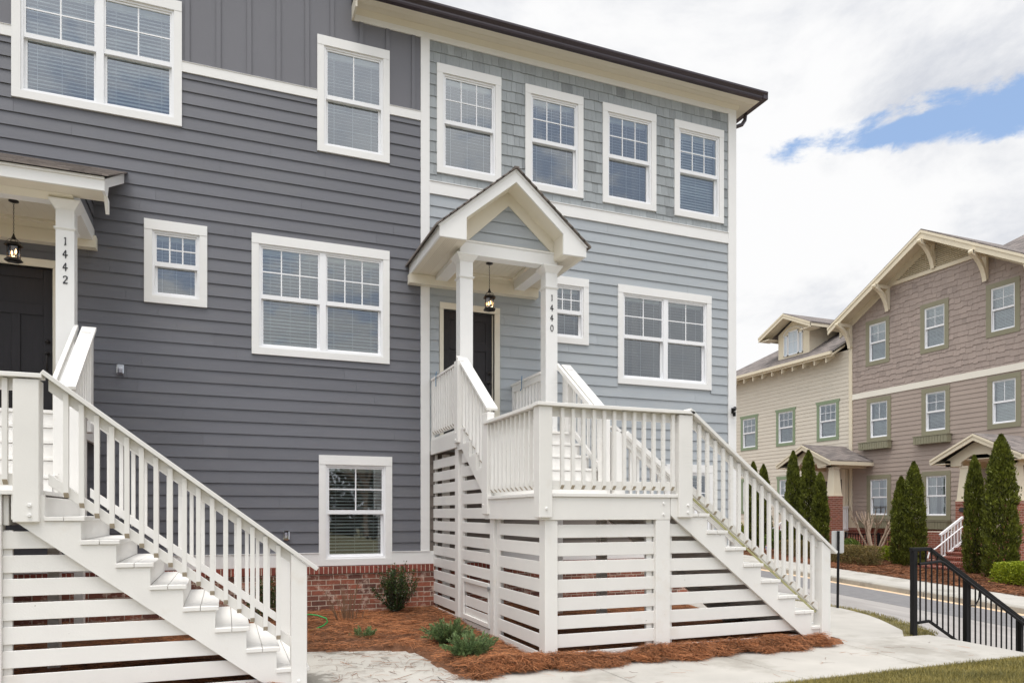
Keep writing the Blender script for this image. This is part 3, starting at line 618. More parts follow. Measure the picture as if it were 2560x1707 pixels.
# ================================================================== porch staircases
def staircase(a, b, dz, lab, hand_strip):
    root = thing('porch_staircase', (3.84+a, -2.2, .1), lab, 'staircase', 'white wooden porch staircases')
    W = M['wood']; L = lambda x: x+a; F = lambda x: x+b; Z = lambda z: z+dz
    P = lambda mb, name, mt=W, bev=.003, parent=None: build(mb, name, mt, parent or root, bev=bev)
    def bx(name, x0, x1, y0, y1, z0, z1, mt=W, bev=.004, fx=L): return P(MB().box(fx(x0), fx(x1), y0, y1, Z(z0), Z(z1), R.uniform(.25, .75)), name, mt, bev)
    # ---- upper landing
    m = MB(); y = -1.705
    while y < -.02: m.box(L(3.045), L(4.66), y, min(y+.137, -.015), Z(2.762), Z(2.798), R.uniform(.3, .7)); y += .142
    P(m, 'landing_floor')
    bx('rim_board', 3.035, 3.075, -1.40, -.02, 2.54, 2.765); bx('rim_board', 3.086, 4.654, -1.68, -1.64, 2.56, 2.76); bx('rim_board', 4.64, 4.68, -1.40, -.02, 2.54, 2.76)
    # ---- upper flight
    for k in range(4):
        z = 2.604-.1955*k; y = -1.70-.28*k
        m = MB(); m.box(L(3.07), L(4.68), y-.14, y+.0, Z(z-.036), Z(z), R.uniform(.3, .7)); m.box(L(3.07), L(4.68), y-.295, y-.144, Z(z-.036), Z(z), R.uniform(.3, .7)); P(m, 'tread')
    for k in range(5):
        z = 2.762-.1955*k; y = -1.681-.28*k; bx('riser', 3.0855, 4.6545, y-.02, y, z-.158, z-.003) if k else None
    for x in (3.045, 4.655):
        ring = [(L(x), -1.401, Z(2.76)), (L(x), -1.675, Z(2.76))]
        for k in range(4): ring += [(L(x), -1.675-.28*k, Z(2.567-.1955*k)), (L(x), -1.955-.28*k, Z(2.567-.1955*k))]
        ring += [(L(x), -2.795, Z(1.80)), (L(x), -2.795, Z(1.64)), (L(x), -1.62, Z(2.50)), (L(x), -1.401, Z(2.50))]
        P(MB().prism(ring, (.04, 0, 0)), 'stringer', bev=0)
    # ---- lower landing
    m = MB(); y = -4.375
    while y < -2.78: m.box(L(3.015), L(4.868), y, y+.137, Z(1.785), Z(1.822), R.uniform(.3, .7)); y += .142
    P(m, 'landing_floor')
    bx('rim_board', 3.035, 3.075, -4.315, -2.60, 1.54, 1.785); bx('rim_board', 3.035, 4.60, -4.355, -4.315, 1.54, 1.785); bx('rim_board', 3.075, 4.72, -2.64, -2.60, 1.54, 1.78); bx('rim_board', 4.60, 4.64, -4.31, -2.64, 1.54, 1.78)
    # ---- right flight
    N = lambda k: (5.112+.2547*k, 1.610-.195*k)
    for k in range(8):
        nx, nz = N(k); m = MB()
        m.box(F(nx-.145), F(nx), -4.375, -2.77, Z(nz-.036), Z(nz), R.uniform(.3, .7)); m.box(F(nx-.285), F(nx-.149), -4.375, -2.77, Z(nz-.036), Z(nz), R.uniform(.3, .7)); P(m, 'tread')
    for k in range(-1, 8):
        nx, nz = N(k); bx('riser', nx-.05, nx-.0285, -4.3185, -2.80, max(nz-.195, .06), nz-.037, fx=F)
    for y in (-4.36, -2.815):
        ring = [(F(4.602), y, Z(1.783))]
        for k in range(-1, 7):
            nx, nz = N(k); ring.append((F(nx-.028), y, Z(nz-.038 if k >= 0 else 1.783))); ring.append((F(nx-.028), y, Z(N(k+1)[1]-.038)))
        ring += [(F(6.76), y, Z(N(7)[1]-.038)), (F(6.76), y, .05), (F(6.60), y, .05), (F(6.56), y, Z(.075)), (F(4.602), y, Z(1.590))]
        P(MB().prism(ring, (0, .04, 0)), 'stringer', bev=0)
    # ---- newels and posts
    def newel(x0, x1, y0, y1, z0, z1, fx=L, bev=.006): return bx('newel', x0, x1, y0, y1, z0, z1, bev=bev, fx=fx)
    newel(2.992, 3.14, -4.398, -4.25, 1.565, 2.715); newel(4.685, 4.865, -4.402, -4.25, 1.565, 2.705)
    newel(3.008, 3.105, -1.545, -1.378, 2.60, 3.75); newel(3.008, 3.105, -2.77, -2.56, 1.60, 2.86); newel(4.70, 4.80, -1.545, -1.378, 2.58, 3.75); newel(4.64, 4.765, -2.72, -2.60, 1.60, 2.86)
    newel(4.785, 4.93, -2.79, -2.645, 1.50, 2.70); newel(3.05, 3.10, -.07, -.0, 2.62, 3.70); newel(4.43, 4.52, -.09, -.0, 2.80, 3.70)
    def bn(y0, y1):
        x0, x1 = 6.735, 6.872; c0 = 2.70-.764*(x0-4.87); c1 = 2.70-.764*(x1-4.87)
        P(MB().prism([(F(x0), y0, .0), (F(x1), y0, .0), (F(x1), y0, Z(c1)), (F(x0), y0, Z(c0))], (0, y1-y0, 0)), 'newel', bev=.005)
    bn(-4.405, -4.26); bn(-2.81, -2.665)
    bx('support_post', 3.08, 3.225, -4.34, -4.19, -dz+.0, 1.54); bx('support_post', 4.415, 4.598, -4.352, -4.22, -dz, 1.54); bx('support_post', 3.065, 3.16, -1.39, -1.235, -dz, 2.54); bx('support_post', 3.068, 3.16, -2.835, -2.695, -dz, 1.54)
    bx('support_post', 4.60, 4.70, -1.40, -1.28, -dz, 2.54); bx('support_post', 4.60, 4.70, -2.75, -2.62, -dz, 1.54); bx('support_post', 3.20, 3.30, -.2, -.1, -dz, 2.54)
    # ---- railings
    bal = {}
    def baluster(x, y, zt, out, h=.845):
        key = (out, h)
        if key not in bal:
            m = MB(); s = .019; ox, oy = out
            bz = lambda px, py: -h+(.040 if px*ox+py*oy > 0 else 0)
            m.add([(-s, -s, bz(-s, -s)), (s, -s, bz(s, -s)), (s, s, bz(s, s)), (-s, s, bz(-s, s)), (-s, -s, 0), (s, -s, 0), (s, s, 0), (-s, s, 0)], [(0,3,2,1),(4,5,6,7),(0,1,5,4),(1,2,6,5),(2,3,7,6),(3,0,4,7)], .5)
            o = build(m, 'baluster', W); o.data.materials.append(M['endshade']); o.data.polygons[0].material_index = 1
            mod = o.modifiers.new('edge', 'BEVEL'); mod.width = .002; mod.segments = 1
            o.parent = root; bal[key] = o
        else:
            o = bal[key].copy(); COL.objects.link(o)
        o.location = Vector((x, y, zt))-origin(root); return o
    def rail(p0, p1, out, capw, nb, so=.0, s0=0., s1=0., cth=.036, b0=None, b1=None, base=True):
        # p0,p1: top centre line of the cap; out: outward (x, y); so: offset of the sub rails from the cap centre
        p0 = Vector(p0); p1 = Vector(p1); o = Vector((out[0], out[1], 0)); flat = abs(p0.z-p1.z) < .01
        up = Vector((0, 0, 1)); d = (p1-p0).normalized(); nrm = d.cross(up).cross(d).normalized()
        P(MB().bar(p0-nrm*cth/2, p1-nrm*cth/2, capw, cth, var=R.random()), 'rail_cap')
        q0 = p0.lerp(p1, s0); q1 = p0.lerp(p1, 1-s1); sec = 1/max(.2, math.hypot(d.x, d.y))
        c = cth*sec
        for hi, lo in ((.0, .095), (.76, .855)) if base else ((0, .095),):
            zc = -c-(hi+lo)/2+(0 if hi == 0 else .0)
            P(MB().bar(q0+o*so+up*zc, q1+o*so+up*zc, .036, (lo-hi)*(1 if flat else 1.0), plumb=True, var=R.random()), 'sub_rail')
        for i in range(nb):
            t = (i+.5)/nb if b0 is None else b0+(b1-b0)*i/(nb-1)
            p = p0.lerp(p1, t); baluster(p.x+o.x*(so+.0375), p.y+o.y*(so+.0375), p.z-c-.008*(1 if flat else 2), out)
    Y0 = -4.35
    z = Z(2.752)
    rail((L(2.965), Y0, z), (L(4.885), Y0, z), (0, -1), .14, 12, so=-.03, s0=.09, s1=.09, b0=.158, b1=.865)
    rail((L(3.055), -2.66, z), (L(3.055), -4.27, z), (-1, 0), .14, 11, so=-.03, s0=.05, s1=.02, b0=.10, b1=.94)
    cz = lambda x: Z(2.752-.764*(x-4.87))
    rail((F(4.83), Y0, cz(4.83)), (F(6.975), Y0, cz(6.975)), (0, -1), .14, 16, so=-.03, s0=.01, s1=.10, b0=.070, b1=.838)
    rail((F(4.80), -2.72, cz(4.83)), (F(6.975), -2.72, cz(6.975)), (0, 1), .14, 16, so=-.03, s0=.05, s1=.06, b0=.075, b1=.84)
    # landing at the door
    rail((L(3.085), -.0, Z(3.745)), (L(3.085), -1.42, Z(3.745)), (-1, 0), .09, 10, so=-.012, s0=.03, s1=.06, b0=.08, b1=.84)
    rail((L(4.46), -.0, Z(3.745)), (L(4.46), -1.23, Z(3.745)), (1, 0), .12, 9, so=-.02, s0=.03, s1=.02, b0=.10, b1=.95)
    # upper flight
    uz = lambda y: Z(3.815+.7125*(y+1.42))
    rail((L(3.115), -1.385, uz(-1.385)), (L(3.115), -2.66, uz(-2.66)), (-1, 0), .15, 7, so=-.0, s0=.06, s1=.06, b0=.17, b1=.86)
    rail((L(4.755), -1.385, uz(-1.385)), (L(4.755), -2.66, uz(-2.66)), (1, 0), .15, 7, so=-.0, s0=.06, s1=.06, b0=.17, b1=.86)
    h = MB(); h.bar((L(4.62), -1.36, uz(-1.36)-.03), (L(4.62), -2.68, uz(-2.68)-.03), .045, .065); 
    for y in (-1.6, -2.0, -2.4): h.tube([(L(4.62), y, uz(y)-.07), (L(4.66), y, uz(y)-.10), (L(4.70), y, uz(y)-.08)], .008, 6)
    P(h, 'handrail')
    h = MB(); h.bar((F(4.93), -2.845, cz(4.93)-.03), (F(6.9), -2.845, cz(6.9)-.03), .04, .06)
    for x in (5.4, 6.2): h.tube([(F(x), -2.845, cz(x)-.06), (F(x), -2.80, cz(x)-.09), (F(x), -2.76, cz(x)-.07)], .008, 6)
    P(h, 'handrail')
    if hand_strip:
        P(MB().bar((F(4.93), -4.30, cz(4.93)-.925), (F(6.73), -4.30, cz(6.73)-.925), .03, .018), 'treated_strip', M['lumber'])
    # ---- skirting
    z0, pt, h_ = 1.492, .1918, .139
    def sl(p, q, zt, axis, mb=None):
        m = MB()
        if axis == 'y': m.box(L(3.082), L(3.102), p, q, Z(zt-h_), Z(zt), R.uniform(.2, .8))
        else: m.box(p, q, -4.312, -4.292, Z(zt-h_), Z(zt), R.uniform(.2, .8))
        P(m, 'skirt_slat', bev=.0025)
    for k in range(-5, 8):
        zt = z0-pt*k; s = R.uniform(-.004, .004)
        if zt-h_ < .02 and k < 7: continue
        sl(-1.235, -.022, zt+s, 'y')
        ye = -2.695 if zt < 1.70 else -1.70-(2.50-zt)/.735
        if zt > .90 or zt < .16: sl(max(ye-.06, -2.695), -1.50, zt-s, 'y')
        if k >= 0:
            sl(-4.20, -2.97, zt+s, 'y'); sl(L(3.225), L(4.42), zt-s*.5, 'x')
            xe = 4.593+(1.592-zt+h_*.5)/.773+.10; sl(L(4.598), F(min(xe, 6.5)), zt+s*.7, 'x')
    for y0, y1 in ((-.07, -.03), (-1.56, -1.395), (-2.99, -2.84)): P(MB().box(L(3.104), L(3.14), y0, y1, .05, Z(1.54 if y0 < -2.8 else 2.3 if y0 < -1 else 2.54)), 'cleat', bev=0)
    P(MB().box(L(4.33), L(4.40), -4.290, -4.25, .05, Z(1.54)), 'cleat', bev=0); P(MB().box(L(4.60), L(4.66), -4.290, -4.25, .05, Z(1.50)), 'cleat', bev=0)
    g = MB(); gx0, gx1 = L(3.055), L(3.08)
    g.box(gx0, gx1, -2.685, -1.565, Z(.68), Z(.735)); g.box(gx0, gx1, -2.685, -1.565, Z(.175), Z(.235)); g.box(gx0, gx1, -1.66, -1.565, Z(.235), Z(.68)); g.box(gx0, gx1, -2.685, -2.65, Z(.235), Z(.68))
    for zz in (.60, .41, .235+.02): g.box(L(3.083), L(3.10), -2.65, -1.66, Z(zz-.06), Z(zz+.075), R.uniform(.2, .8))
    gt = P(g, 'access_gate', bev=.003)
    P(MB().box(L(3.045), L(3.055), -2.74, -2.66, Z(.66), Z(.70)).box(L(3.035), L(3.05), -2.71, -2.69, Z(.64), Z(.69)), 'latch', M['steel'], parent=gt)
    def bolt(p, q, r_=.016): P(MB().tube([p, q], [r_, r_*.75], 8), 'bolt', M['trim'], bev=0)
    for x, y, zz in ((3.07, -4.398, 1.66), (4.80, -4.402, 1.70), (4.80, -4.402, 1.62), (4.51, -4.355, 1.72), (4.51, -4.355, 1.60)): bolt((L(x), y, Z(zz)), (L(x), y-.014, Z(zz)))
    bolt((F(6.80), -4.405, .10), (F(6.80), -4.417, .10), .014)
    for y, zz in ((-1.46, 2.74), (-1.46, 2.64), (-2.62, 1.72)): bolt((L(3.008), y, Z(zz)), (L(2.994), y, Z(zz)), .013)
    return root
staircase(0, 0, 0, 'white wooden staircase turning down from the pale end townhouse porch, over the juniper bed', True)
staircase(-6.245, -6.18, -.028, 'white wooden staircase coming down from the left edge, in front of the charcoal wall', False)
# ================================================================== small things on the walls
def outlet(x, z, lab):
    t = thing('outlet_cover', (x, -.02, z), lab, 'outlet cover', 'clear outlet covers on the charcoal wall')
    build(MB(TF).box(x-.04, x+.04, .012, .03, z-.065, z+.065), 'back_plate', M['sign'], t, bev=.004)
    build(MB(TF).box(x-.045, x+.045, .03, .10, z-.07, z+.07), 'clear_cover', M['rain'], t, bev=.015)
    build(MB(TF).box(x-.02, x+.02, .03, .04, z-.04, z+.04), 'socket', M['vinyl'], t, bev=.004)
outlet(-1.32, 3.57, 'clear plastic outlet cover on the charcoal wall beside the left staircase landing')
outlet(.84, 1.29, 'clear plastic outlet cover low on the charcoal wall beside the basement window')
t = thing('security_camera', (8.89, -.05, 3.53), 'small black security camera on the white corner board of the end townhouse', 'camera')
build(MB(TF).box(8.865, 8.915, .034, .05, 3.50, 3.60), 'bracket', M['black'], t, bev=.003)
m = MB(); m.tube([(8.89, -.05, 3.56), (8.89, -.08, 3.585), (8.88, -.11, 3.58)], .012, 8); m.tube([(8.93, -.06, 3.60), (8.86, -.13, 3.555), (8.82, -.17, 3.54)], [.03, .036, .03], 10); m.tube([(8.90, -.08, 3.52), (8.90, -.08, 3.44)], [.03, .026], 10); build(m, 'camera_body', M['black'], t, smooth=False)
def tape(pts, lab, w=.016):
    m = MB(); vs = []
    for i in range(len(pts)-1): m.bar(pts[i], pts[i+1], w, .003, up=(1, .2, .1))
    o = build(m, 'painters_tape', M['tape'], loc=pts[0]); tag(o, lab, 'tape', 'scraps of blue tape on the railings')
tape([(3.035, -.36, 3.80), (3.028, -.365, 3.72), (3.026, -.36, 3.64), (3.030, -.352, 3.57)], 'blue tape scrap hanging off the railing left of the door')
tape([(4.40, -.52, 3.80), (4.39, -.53, 3.70), (4.385, -.54, 3.60), (4.38, -.50, 3.57)], 'curled blue tape scrap on the railing right of the door')
# ================================================================== ground
def bedz(x, y):
    base = .075+.055*max(0, min(1, (y+3.2)/2.6))
    n = .016*sin(x*2.3+y*1.1)+.012*sin(x*5.1-y*3.7)+.008*sin(x*11+y*9)
    edge = max(0, 1-abs(y+4.40)/.30)*(1 if 2.2 < x < 6.75 else .2)
    m_ = .052*edge*(.75+.35*sin(x*3.1)+.25*sin(x*7.3+1))
    if x < 2.2 and y < -2.4: base = .055
    return base+n+m_
def grid(x0, x1, y0, y1, step, zf, name, mt):
    nx = int((x1-x0)/step)+1; ny = int((y1-y0)/step)+1
    m = MB(); vs = [(x0+(x1-x0)*i/nx, y0+(y1-y0)*j/ny) for j in range(ny+1) for i in range(nx+1)]
    m.add([(x, y, zf(x, y)) for x, y in vs], [(j*(nx+1)+i, j*(nx+1)+i+1, (j+1)*(nx+1)+i+1, (j+1)*(nx+1)+i) for j in range(ny) for i in range(nx)])
    return build(m, name, mt, smooth=True)
def in_pad(x, y):       # concrete pad at the foot of the left stairs
    return .45 < x < 2.10+.06*sin(y*7)-.10*(y > -3.3) and y < -2.62-.33*(x-.96)/1.04+.04*sin(x*9)
struct(grid(-9, 7.0, -4.50, .1, .08, lambda x, y: (-.02 if in_pad(x, y) else bedz(x, y)*(1 if y > -4.44 else .3)), 'planting_bed', M['soil']))
def slab(pts, z1, name, mt, th=.12, bev=.006):
    o = build(MB().prism([(x, y, z1) for x, y in pts], (0, 0, -th)), name, mt, bev=bev); struct(o); return o
ZS = .03; g = .007
edges = [-9, -7.4, -5.85, -4.3, -2.75, -1.2, .36, 1.92, 3.55, 5.15]
xs = edges+[6.88]
for i in range(len(xs)-1):
    sk = .12 if xs[i+1] > 6 else .0
    slab([(xs[i]+g-(.12 if i > 8 else 0)*0, -5.80), (xs[i+1]-g-sk, -5.80), (xs[i+1]-g+sk, -4.36), (xs[i]+g, -4.36)], ZS, 'sidewalk', M['concrete'])
slab([(6.76+g, -5.80), (8.46, -5.80), (8.54, -4.40), (7.0+g, -4.32)], ZS, 'sidewalk', M['concrete'])
curve = [(8.14, -4.375+.01), (8.55, -4.0), (8.92, -3.45), (9.14, -3.1), (9.34, -2.72), (9.50, -2.3), (9.60, -1.95), (9.66, -1.2), (9.66, 9)]
slab([(7.0+g, -4.31)]+curve+[(8.99, 9), (8.99, .05), (7.0+g, .05)], ZS, 'walkway', M['concrete'])
slab([(.45, -4.352), (2.10, -4.352), (2.06, -3.6), (2.0, -2.96), (1.5, -2.78), (.96, -2.62), (.45, -2.55)], ZS-.004, 'path', M['wet'])
# lawns
lawn = struct(build(MB().add([(-60, -60, .0), (8.44, -60, .0), (8.44, -5.81, .012), (-60, -5.81, .012)], [(0, 1, 2, 3)]), 'lawn', M['bank']))
outer = [(8.66, -4.42), (8.92, -4.12), (9.16, -3.62), (9.40, -3.1), (9.55, -2.75), (9.70, -2.3), (9.78, -1.9), (9.80, -1.2), (9.80, 9)]
m = MB(); n = len(curve)
top = [(x, y, .022) for x, y in curve]; out_ = [(x, y, .01) for x, y in outer]; low = [(10.3, y-.0, -.56+.048*y-.02) for x, y in outer]
m.add(top+out_+low, [(i, i+n, i+n+1, i+1) for i in range(n-1)]+[(i+n, i+2*n, i+2*n+1, i+n+1) for i in range(n-1)])
m.add([(8.54, -4.40, .02), (8.66, -4.42, .01), (10.3, -4.42, -.80), (10.3, -4.44, -.85), (8.5, -4.44, -.9)], [(0, 1, 2, 3, 4)]); struct(build(m, 'grass_verge', M['bank']))
rz = lambda y: -.56+.048*y
m = MB()
for k in range(6): m.box(8.47+.30*k, 8.77+.30*k if k < 5 else 10.6, -5.80, -4.45, -1.4, -.13-.165*k)
struct(build(m, 'steps', M['concrete'], bev=.006))
YA, YB = -40, 70
def strip(x0, x1, dz0, dz1, name, mt, th=.2):
    m = MB(); m.prism([(x0, YA, rz(YA)+dz0), (x1, YA, rz(YA)+dz1), (x1, YA, rz(YA)+dz1-th), (x0, YA, rz(YA)+dz0-th)], (0, YB-YA, rz(YB)-rz(YA))); return struct(build(m, name, mt))
strip(10.25, 14.45, .0, 0.0, 'road', M['asphalt']); strip(14.45, 16.05, .003, .003, 'road', M['patch']); strip(16.05, 16.42, .0, -.02, 'gutter', M['gutterpan'])
m = MB(); y = YA
while y < YB: m.prism([(16.42, y, rz(y)-.1), (16.42, y, rz(y)+.10), (16.45, y, rz(y)+.125), (16.58, y, rz(y)+.13), (16.58, y, rz(y)-.1)], (0, 2.98, .048*2.98)); y += 3
struct(build(m, 'kerb', M['kerb'], bev=.008))
m = MB(); y = YA
while y < YB: m.prism([(16.58, y, rz(y)+.118), (18.1, y, rz(y)+.128), (18.1, y, rz(y)-.05), (16.58, y, rz(y)-.05)], (0, 1.492, .048*1.492)); y += 1.5
struct(build(m, 'sidewalk', M['concrete']))
gz = lambda x, y: rz(y)+.12+.045*(x-18.1)
struct(grid(18.1, 26, -8, 30, .5, lambda x, y: gz(x, y)+.02*sin(x*3+y*2), 'planting_bed', M['soil']))
struct(build(MB().add([(-400, -400, -2.7), (400, -400, -2.7), (400, 400, -2.7), (-400, 400, -2.7)], [(0, 1, 2, 3)]), 'ground', M['bank']))
# ================================================================== planting
rng = np.random.default_rng(5)
def fast(name, V, Fq, var, material, parent=None, loc=(0, 0, 0)):
    # V: (n,4,3) quads in local coordinates
    me = bpy.data.meshes.new(name); n = len(V)
    me.vertices.add(n*4); me.vertices.foreach_set('co', V.reshape(-1)); me.loops.add(n*4); me.loops.foreach_set('vertex_index', np.arange(n*4, dtype=np.int32))
    me.polygons.add(n); me.polygons.foreach_set('loop_start', np.arange(0, n*4, 4, dtype=np.int32)); me.polygons.foreach_set('loop_total', np.full(n, 4, dtype=np.int32))
    me.update(); me.validate()
    ca = me.color_attributes.new('var', 'FLOAT_COLOR', 'CORNER'); c = np.repeat(var.astype(np.float32), 4); ca.data.foreach_set('color', np.stack([c, c, c, np.ones_like(c)], 1).ravel())
    me.materials.append(material); o = link_mesh(name, me, parent)
    if parent is None: o.location = loc; ORG[o.name] = tuple(loc)
    return o
def unit(v): return v/np.linalg.norm(v, axis=1, keepdims=True)
def leafquads(C, D, Lh, Wd, rnd=1.):
    # leaves centred at C pointing along D, rhombus shape
    n = len(C); s = unit(np.cross(D, rng.normal(size=(n, 3)))); L_ = (D*np.asarray(Lh).reshape(-1, 1)); W_ = s*np.asarray(Wd).reshape(-1, 1)
    return np.stack([C-L_*.5, C+W_*.5-L_*.05, C+L_*.5, C-W_*.5-L_*.05], 1)
def clump_noise(P, k=3., seed=0):
    r = np.random.default_rng(seed); v = np.zeros(len(P))
    for i in range(6):
        w = r.normal(size=3)*k*(1+i*.5); v += np.sin(P@w+r.uniform(0, 6))/(1+i*.4)
    return v/3.
def arb_crown(hgt, wid, n, seed):
    r = np.random.default_rng(seed); t = r.random(n)**.85; z = t*hgt
    prof = np.interp(t, [0, .06, .25, .55, .8, .93, 1], [.78, .95, 1., .90, .64, .36, .04])*wid/2
    a = r.uniform(0, 2*np.pi, n); P0 = np.stack([np.cos(a), np.sin(a), z*1.], 1)
    lump = 1+.20*clump_noise(np.stack([np.cos(a)*1.2, np.sin(a)*1.2, z*2.4], 1), 2.2, seed)+.05*np.sin(z*17+a*3)
    rad = prof*lump*(1-.42*r.random(n)**2.2)*np.where(r.random(n) < .07, r.uniform(1.08, 1.25, n), 1.); C = np.stack([np.cos(a)*rad, np.sin(a)*rad, z+.03], 1)
    D = unit(np.stack([np.cos(a)*.55, np.sin(a)*.55, np.full(n, .9)], 1)+r.normal(size=(n, 3))*.38)
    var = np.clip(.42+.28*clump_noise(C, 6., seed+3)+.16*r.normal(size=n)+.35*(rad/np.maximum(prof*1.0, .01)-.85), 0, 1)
    return leafquads(C, D, r.uniform(.06, .13, n), r.uniform(.026, .05, n)), var
ARB = [fast_ for fast_ in ()]
arbm = []
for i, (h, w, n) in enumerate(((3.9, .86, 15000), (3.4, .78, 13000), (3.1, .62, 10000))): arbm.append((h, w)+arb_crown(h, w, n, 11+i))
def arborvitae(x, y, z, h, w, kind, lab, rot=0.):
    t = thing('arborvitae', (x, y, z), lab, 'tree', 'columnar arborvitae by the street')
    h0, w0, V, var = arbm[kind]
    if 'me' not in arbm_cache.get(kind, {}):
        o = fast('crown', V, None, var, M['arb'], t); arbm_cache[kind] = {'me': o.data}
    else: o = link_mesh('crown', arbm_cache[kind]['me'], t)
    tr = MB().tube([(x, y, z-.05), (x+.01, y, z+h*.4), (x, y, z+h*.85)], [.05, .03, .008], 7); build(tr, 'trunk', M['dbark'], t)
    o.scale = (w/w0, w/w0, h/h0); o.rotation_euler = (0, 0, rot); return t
arbm_cache = {}
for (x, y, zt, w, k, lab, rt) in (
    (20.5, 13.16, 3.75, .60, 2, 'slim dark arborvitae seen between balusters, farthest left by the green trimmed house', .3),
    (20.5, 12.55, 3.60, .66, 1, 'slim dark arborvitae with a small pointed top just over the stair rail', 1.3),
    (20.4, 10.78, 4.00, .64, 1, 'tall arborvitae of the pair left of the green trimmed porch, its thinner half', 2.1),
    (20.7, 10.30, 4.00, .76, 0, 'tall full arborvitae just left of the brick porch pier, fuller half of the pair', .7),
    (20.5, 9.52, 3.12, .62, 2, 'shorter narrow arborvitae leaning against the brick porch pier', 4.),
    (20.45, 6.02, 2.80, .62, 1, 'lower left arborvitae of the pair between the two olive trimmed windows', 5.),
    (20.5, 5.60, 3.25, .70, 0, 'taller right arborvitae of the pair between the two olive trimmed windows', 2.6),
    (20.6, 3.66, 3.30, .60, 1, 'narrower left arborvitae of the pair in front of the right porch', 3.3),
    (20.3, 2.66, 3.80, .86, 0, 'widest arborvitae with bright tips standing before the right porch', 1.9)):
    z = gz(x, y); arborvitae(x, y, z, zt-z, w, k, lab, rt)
def shrub(name, x, y, z, rx, ry, h, n, material, lab, cat='shrub', grp=None, leaf=(.03, .016), boxy=False, stems=True, spread=.3, seed=1, up=.3):
    r = np.random.default_rng(seed); t = thing(name, (x, y, z), lab, cat, grp)
    v = unit(r.normal(size=(n, 3))); v[:, 2] = np.abs(v[:, 2])**.8
    if boxy: 
        q = np.max(np.abs(v/np.array([1, 1, 1])), axis=1, keepdims=True); v = v/q
    rad = (1-.45*r.random(n)**2)[:, None]; P = v*rad*(1+.16*clump_noise(v*2, 2.4, seed)[:, None]*(0.4 if boxy else 1))
    C = P*np.array([rx, ry, h*(.92)])+np.array([0, 0, .03])
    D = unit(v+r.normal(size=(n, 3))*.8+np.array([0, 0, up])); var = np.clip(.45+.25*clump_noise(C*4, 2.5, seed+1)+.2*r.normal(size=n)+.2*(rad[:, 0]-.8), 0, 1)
    fast('foliage', leafquads(C, D, r.uniform(.7, 1.3, n)*leaf[0], r.uniform(.7, 1.3, n)*leaf[1]), None, var, material, t)
    if stems:
        m = MB()
        for i in range(9):
            a = R.uniform(0, 2*pi); q = R.uniform(.3, .8); m.tube([(x, y, z-.02), (x+cos(a)*rx*q*.4, y+sin(a)*ry*q*.4, z+h*.45), (x+cos(a)*rx*q, y+sin(a)*ry*q, z+h*.85)], [.009, .006, .002], 5)
        build(m, 'stem', M['dbark'], t)
    return t
# near bed: upright holly, junipers, sprig, dry stalks
def holly(x, y, z):
    t = thing('holly_bush', (x, y, z), 'upright dark green holly bush standing against the garden brick wall', 'bush')
    r = np.random.default_rng(3); m = MB(); Cs = []; Ds = []
    for i in range(46):
        a = r.uniform(0, 2*pi); lean = r.uniform(.05, .38); h = r.uniform(.42, .80)
        p0 = np.array([0, 0, 0.]); p2 = np.array([cos(a)*lean, sin(a)*lean*.8, h*(1-.3*lean)]); p1 = p2*.5+np.array([cos(a)*.06, sin(a)*.06, .03])
        m.tube([tuple(p0+np.array([x, y, z-.02])), tuple(p1+np.array([x, y, z])), tuple(p2+np.array([x, y, z]))], [.007, .004, .0015], 5)
        k = 85; tt = r.uniform(.15, 1.02, k)[:, None]; P = (1-tt)**2*p0+2*tt*(1-tt)*p1+tt**2*p2+r.normal(size=(k, 3))*.022; Cs.append(P); Ds.append(unit(np.tile(p2, (k, 1))*.8/np.linalg.norm(p2)+r.normal(size=(k, 3))*.7))
    C = np.concatenate(Cs); D = np.concatenate(Ds); n = len(C)
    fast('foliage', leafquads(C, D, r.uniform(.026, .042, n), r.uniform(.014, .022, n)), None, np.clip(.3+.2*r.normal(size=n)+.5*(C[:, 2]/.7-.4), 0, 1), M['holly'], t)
    build(m, 'stem', M['dbark'], t)
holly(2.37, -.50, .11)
def juniper(x, y, z, rr, h, n, lab, seed):
    t = thing('juniper', (x, y, z), lab, 'shrub', 'low junipers in the pine straw'); r = np.random.default_rng(seed); Cs = []; Ds = []; Vs = []; m = MB()
    for i in range(n):
        a = r.uniform(0, 2*pi); q = rr*r.uniform(.35, 1.); p2 = np.array([cos(a)*q, sin(a)*q, h*r.uniform(.35, 1)*(1.1-.5*q/rr)]); p1 = np.array([cos(a)*q*.45, sin(a)*q*.45, h*.25])
        m.tube([(x, y, z), tuple(p1+np.array([x, y, z])), tuple(p2+np.array([x, y, z]))], [.005, .004, .002], 4)
        k = 110; tt = r.uniform(.3, 1.0, k)[:, None]; c = (1-tt)**2*0+2*tt*(1-tt)*p1+tt**2*p2; dr = unit(2*(1-tt)*p1+2*tt*(p2-p1)+1e-6)
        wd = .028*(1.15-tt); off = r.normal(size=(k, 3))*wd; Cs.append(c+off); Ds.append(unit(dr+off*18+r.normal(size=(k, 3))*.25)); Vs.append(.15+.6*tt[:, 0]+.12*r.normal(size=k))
    C = np.concatenate(Cs); D = np.concatenate(Ds); V = np.clip(np.concatenate(Vs), 0, 1); n_ = len(C)
    fast('foliage', leafquads(C, D, r.uniform(.018, .036, n_), r.uniform(.007, .013, n_)), None, V, M['juni'], t); build(m, 'stem', M['dbark'], t)
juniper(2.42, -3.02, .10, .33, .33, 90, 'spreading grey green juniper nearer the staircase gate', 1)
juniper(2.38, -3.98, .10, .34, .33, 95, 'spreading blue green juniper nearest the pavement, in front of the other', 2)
juniper(1.56, -2.30, .06, .20, .22, 16, 'small sparse juniper sprig at the back edge of the concrete pad', 3)
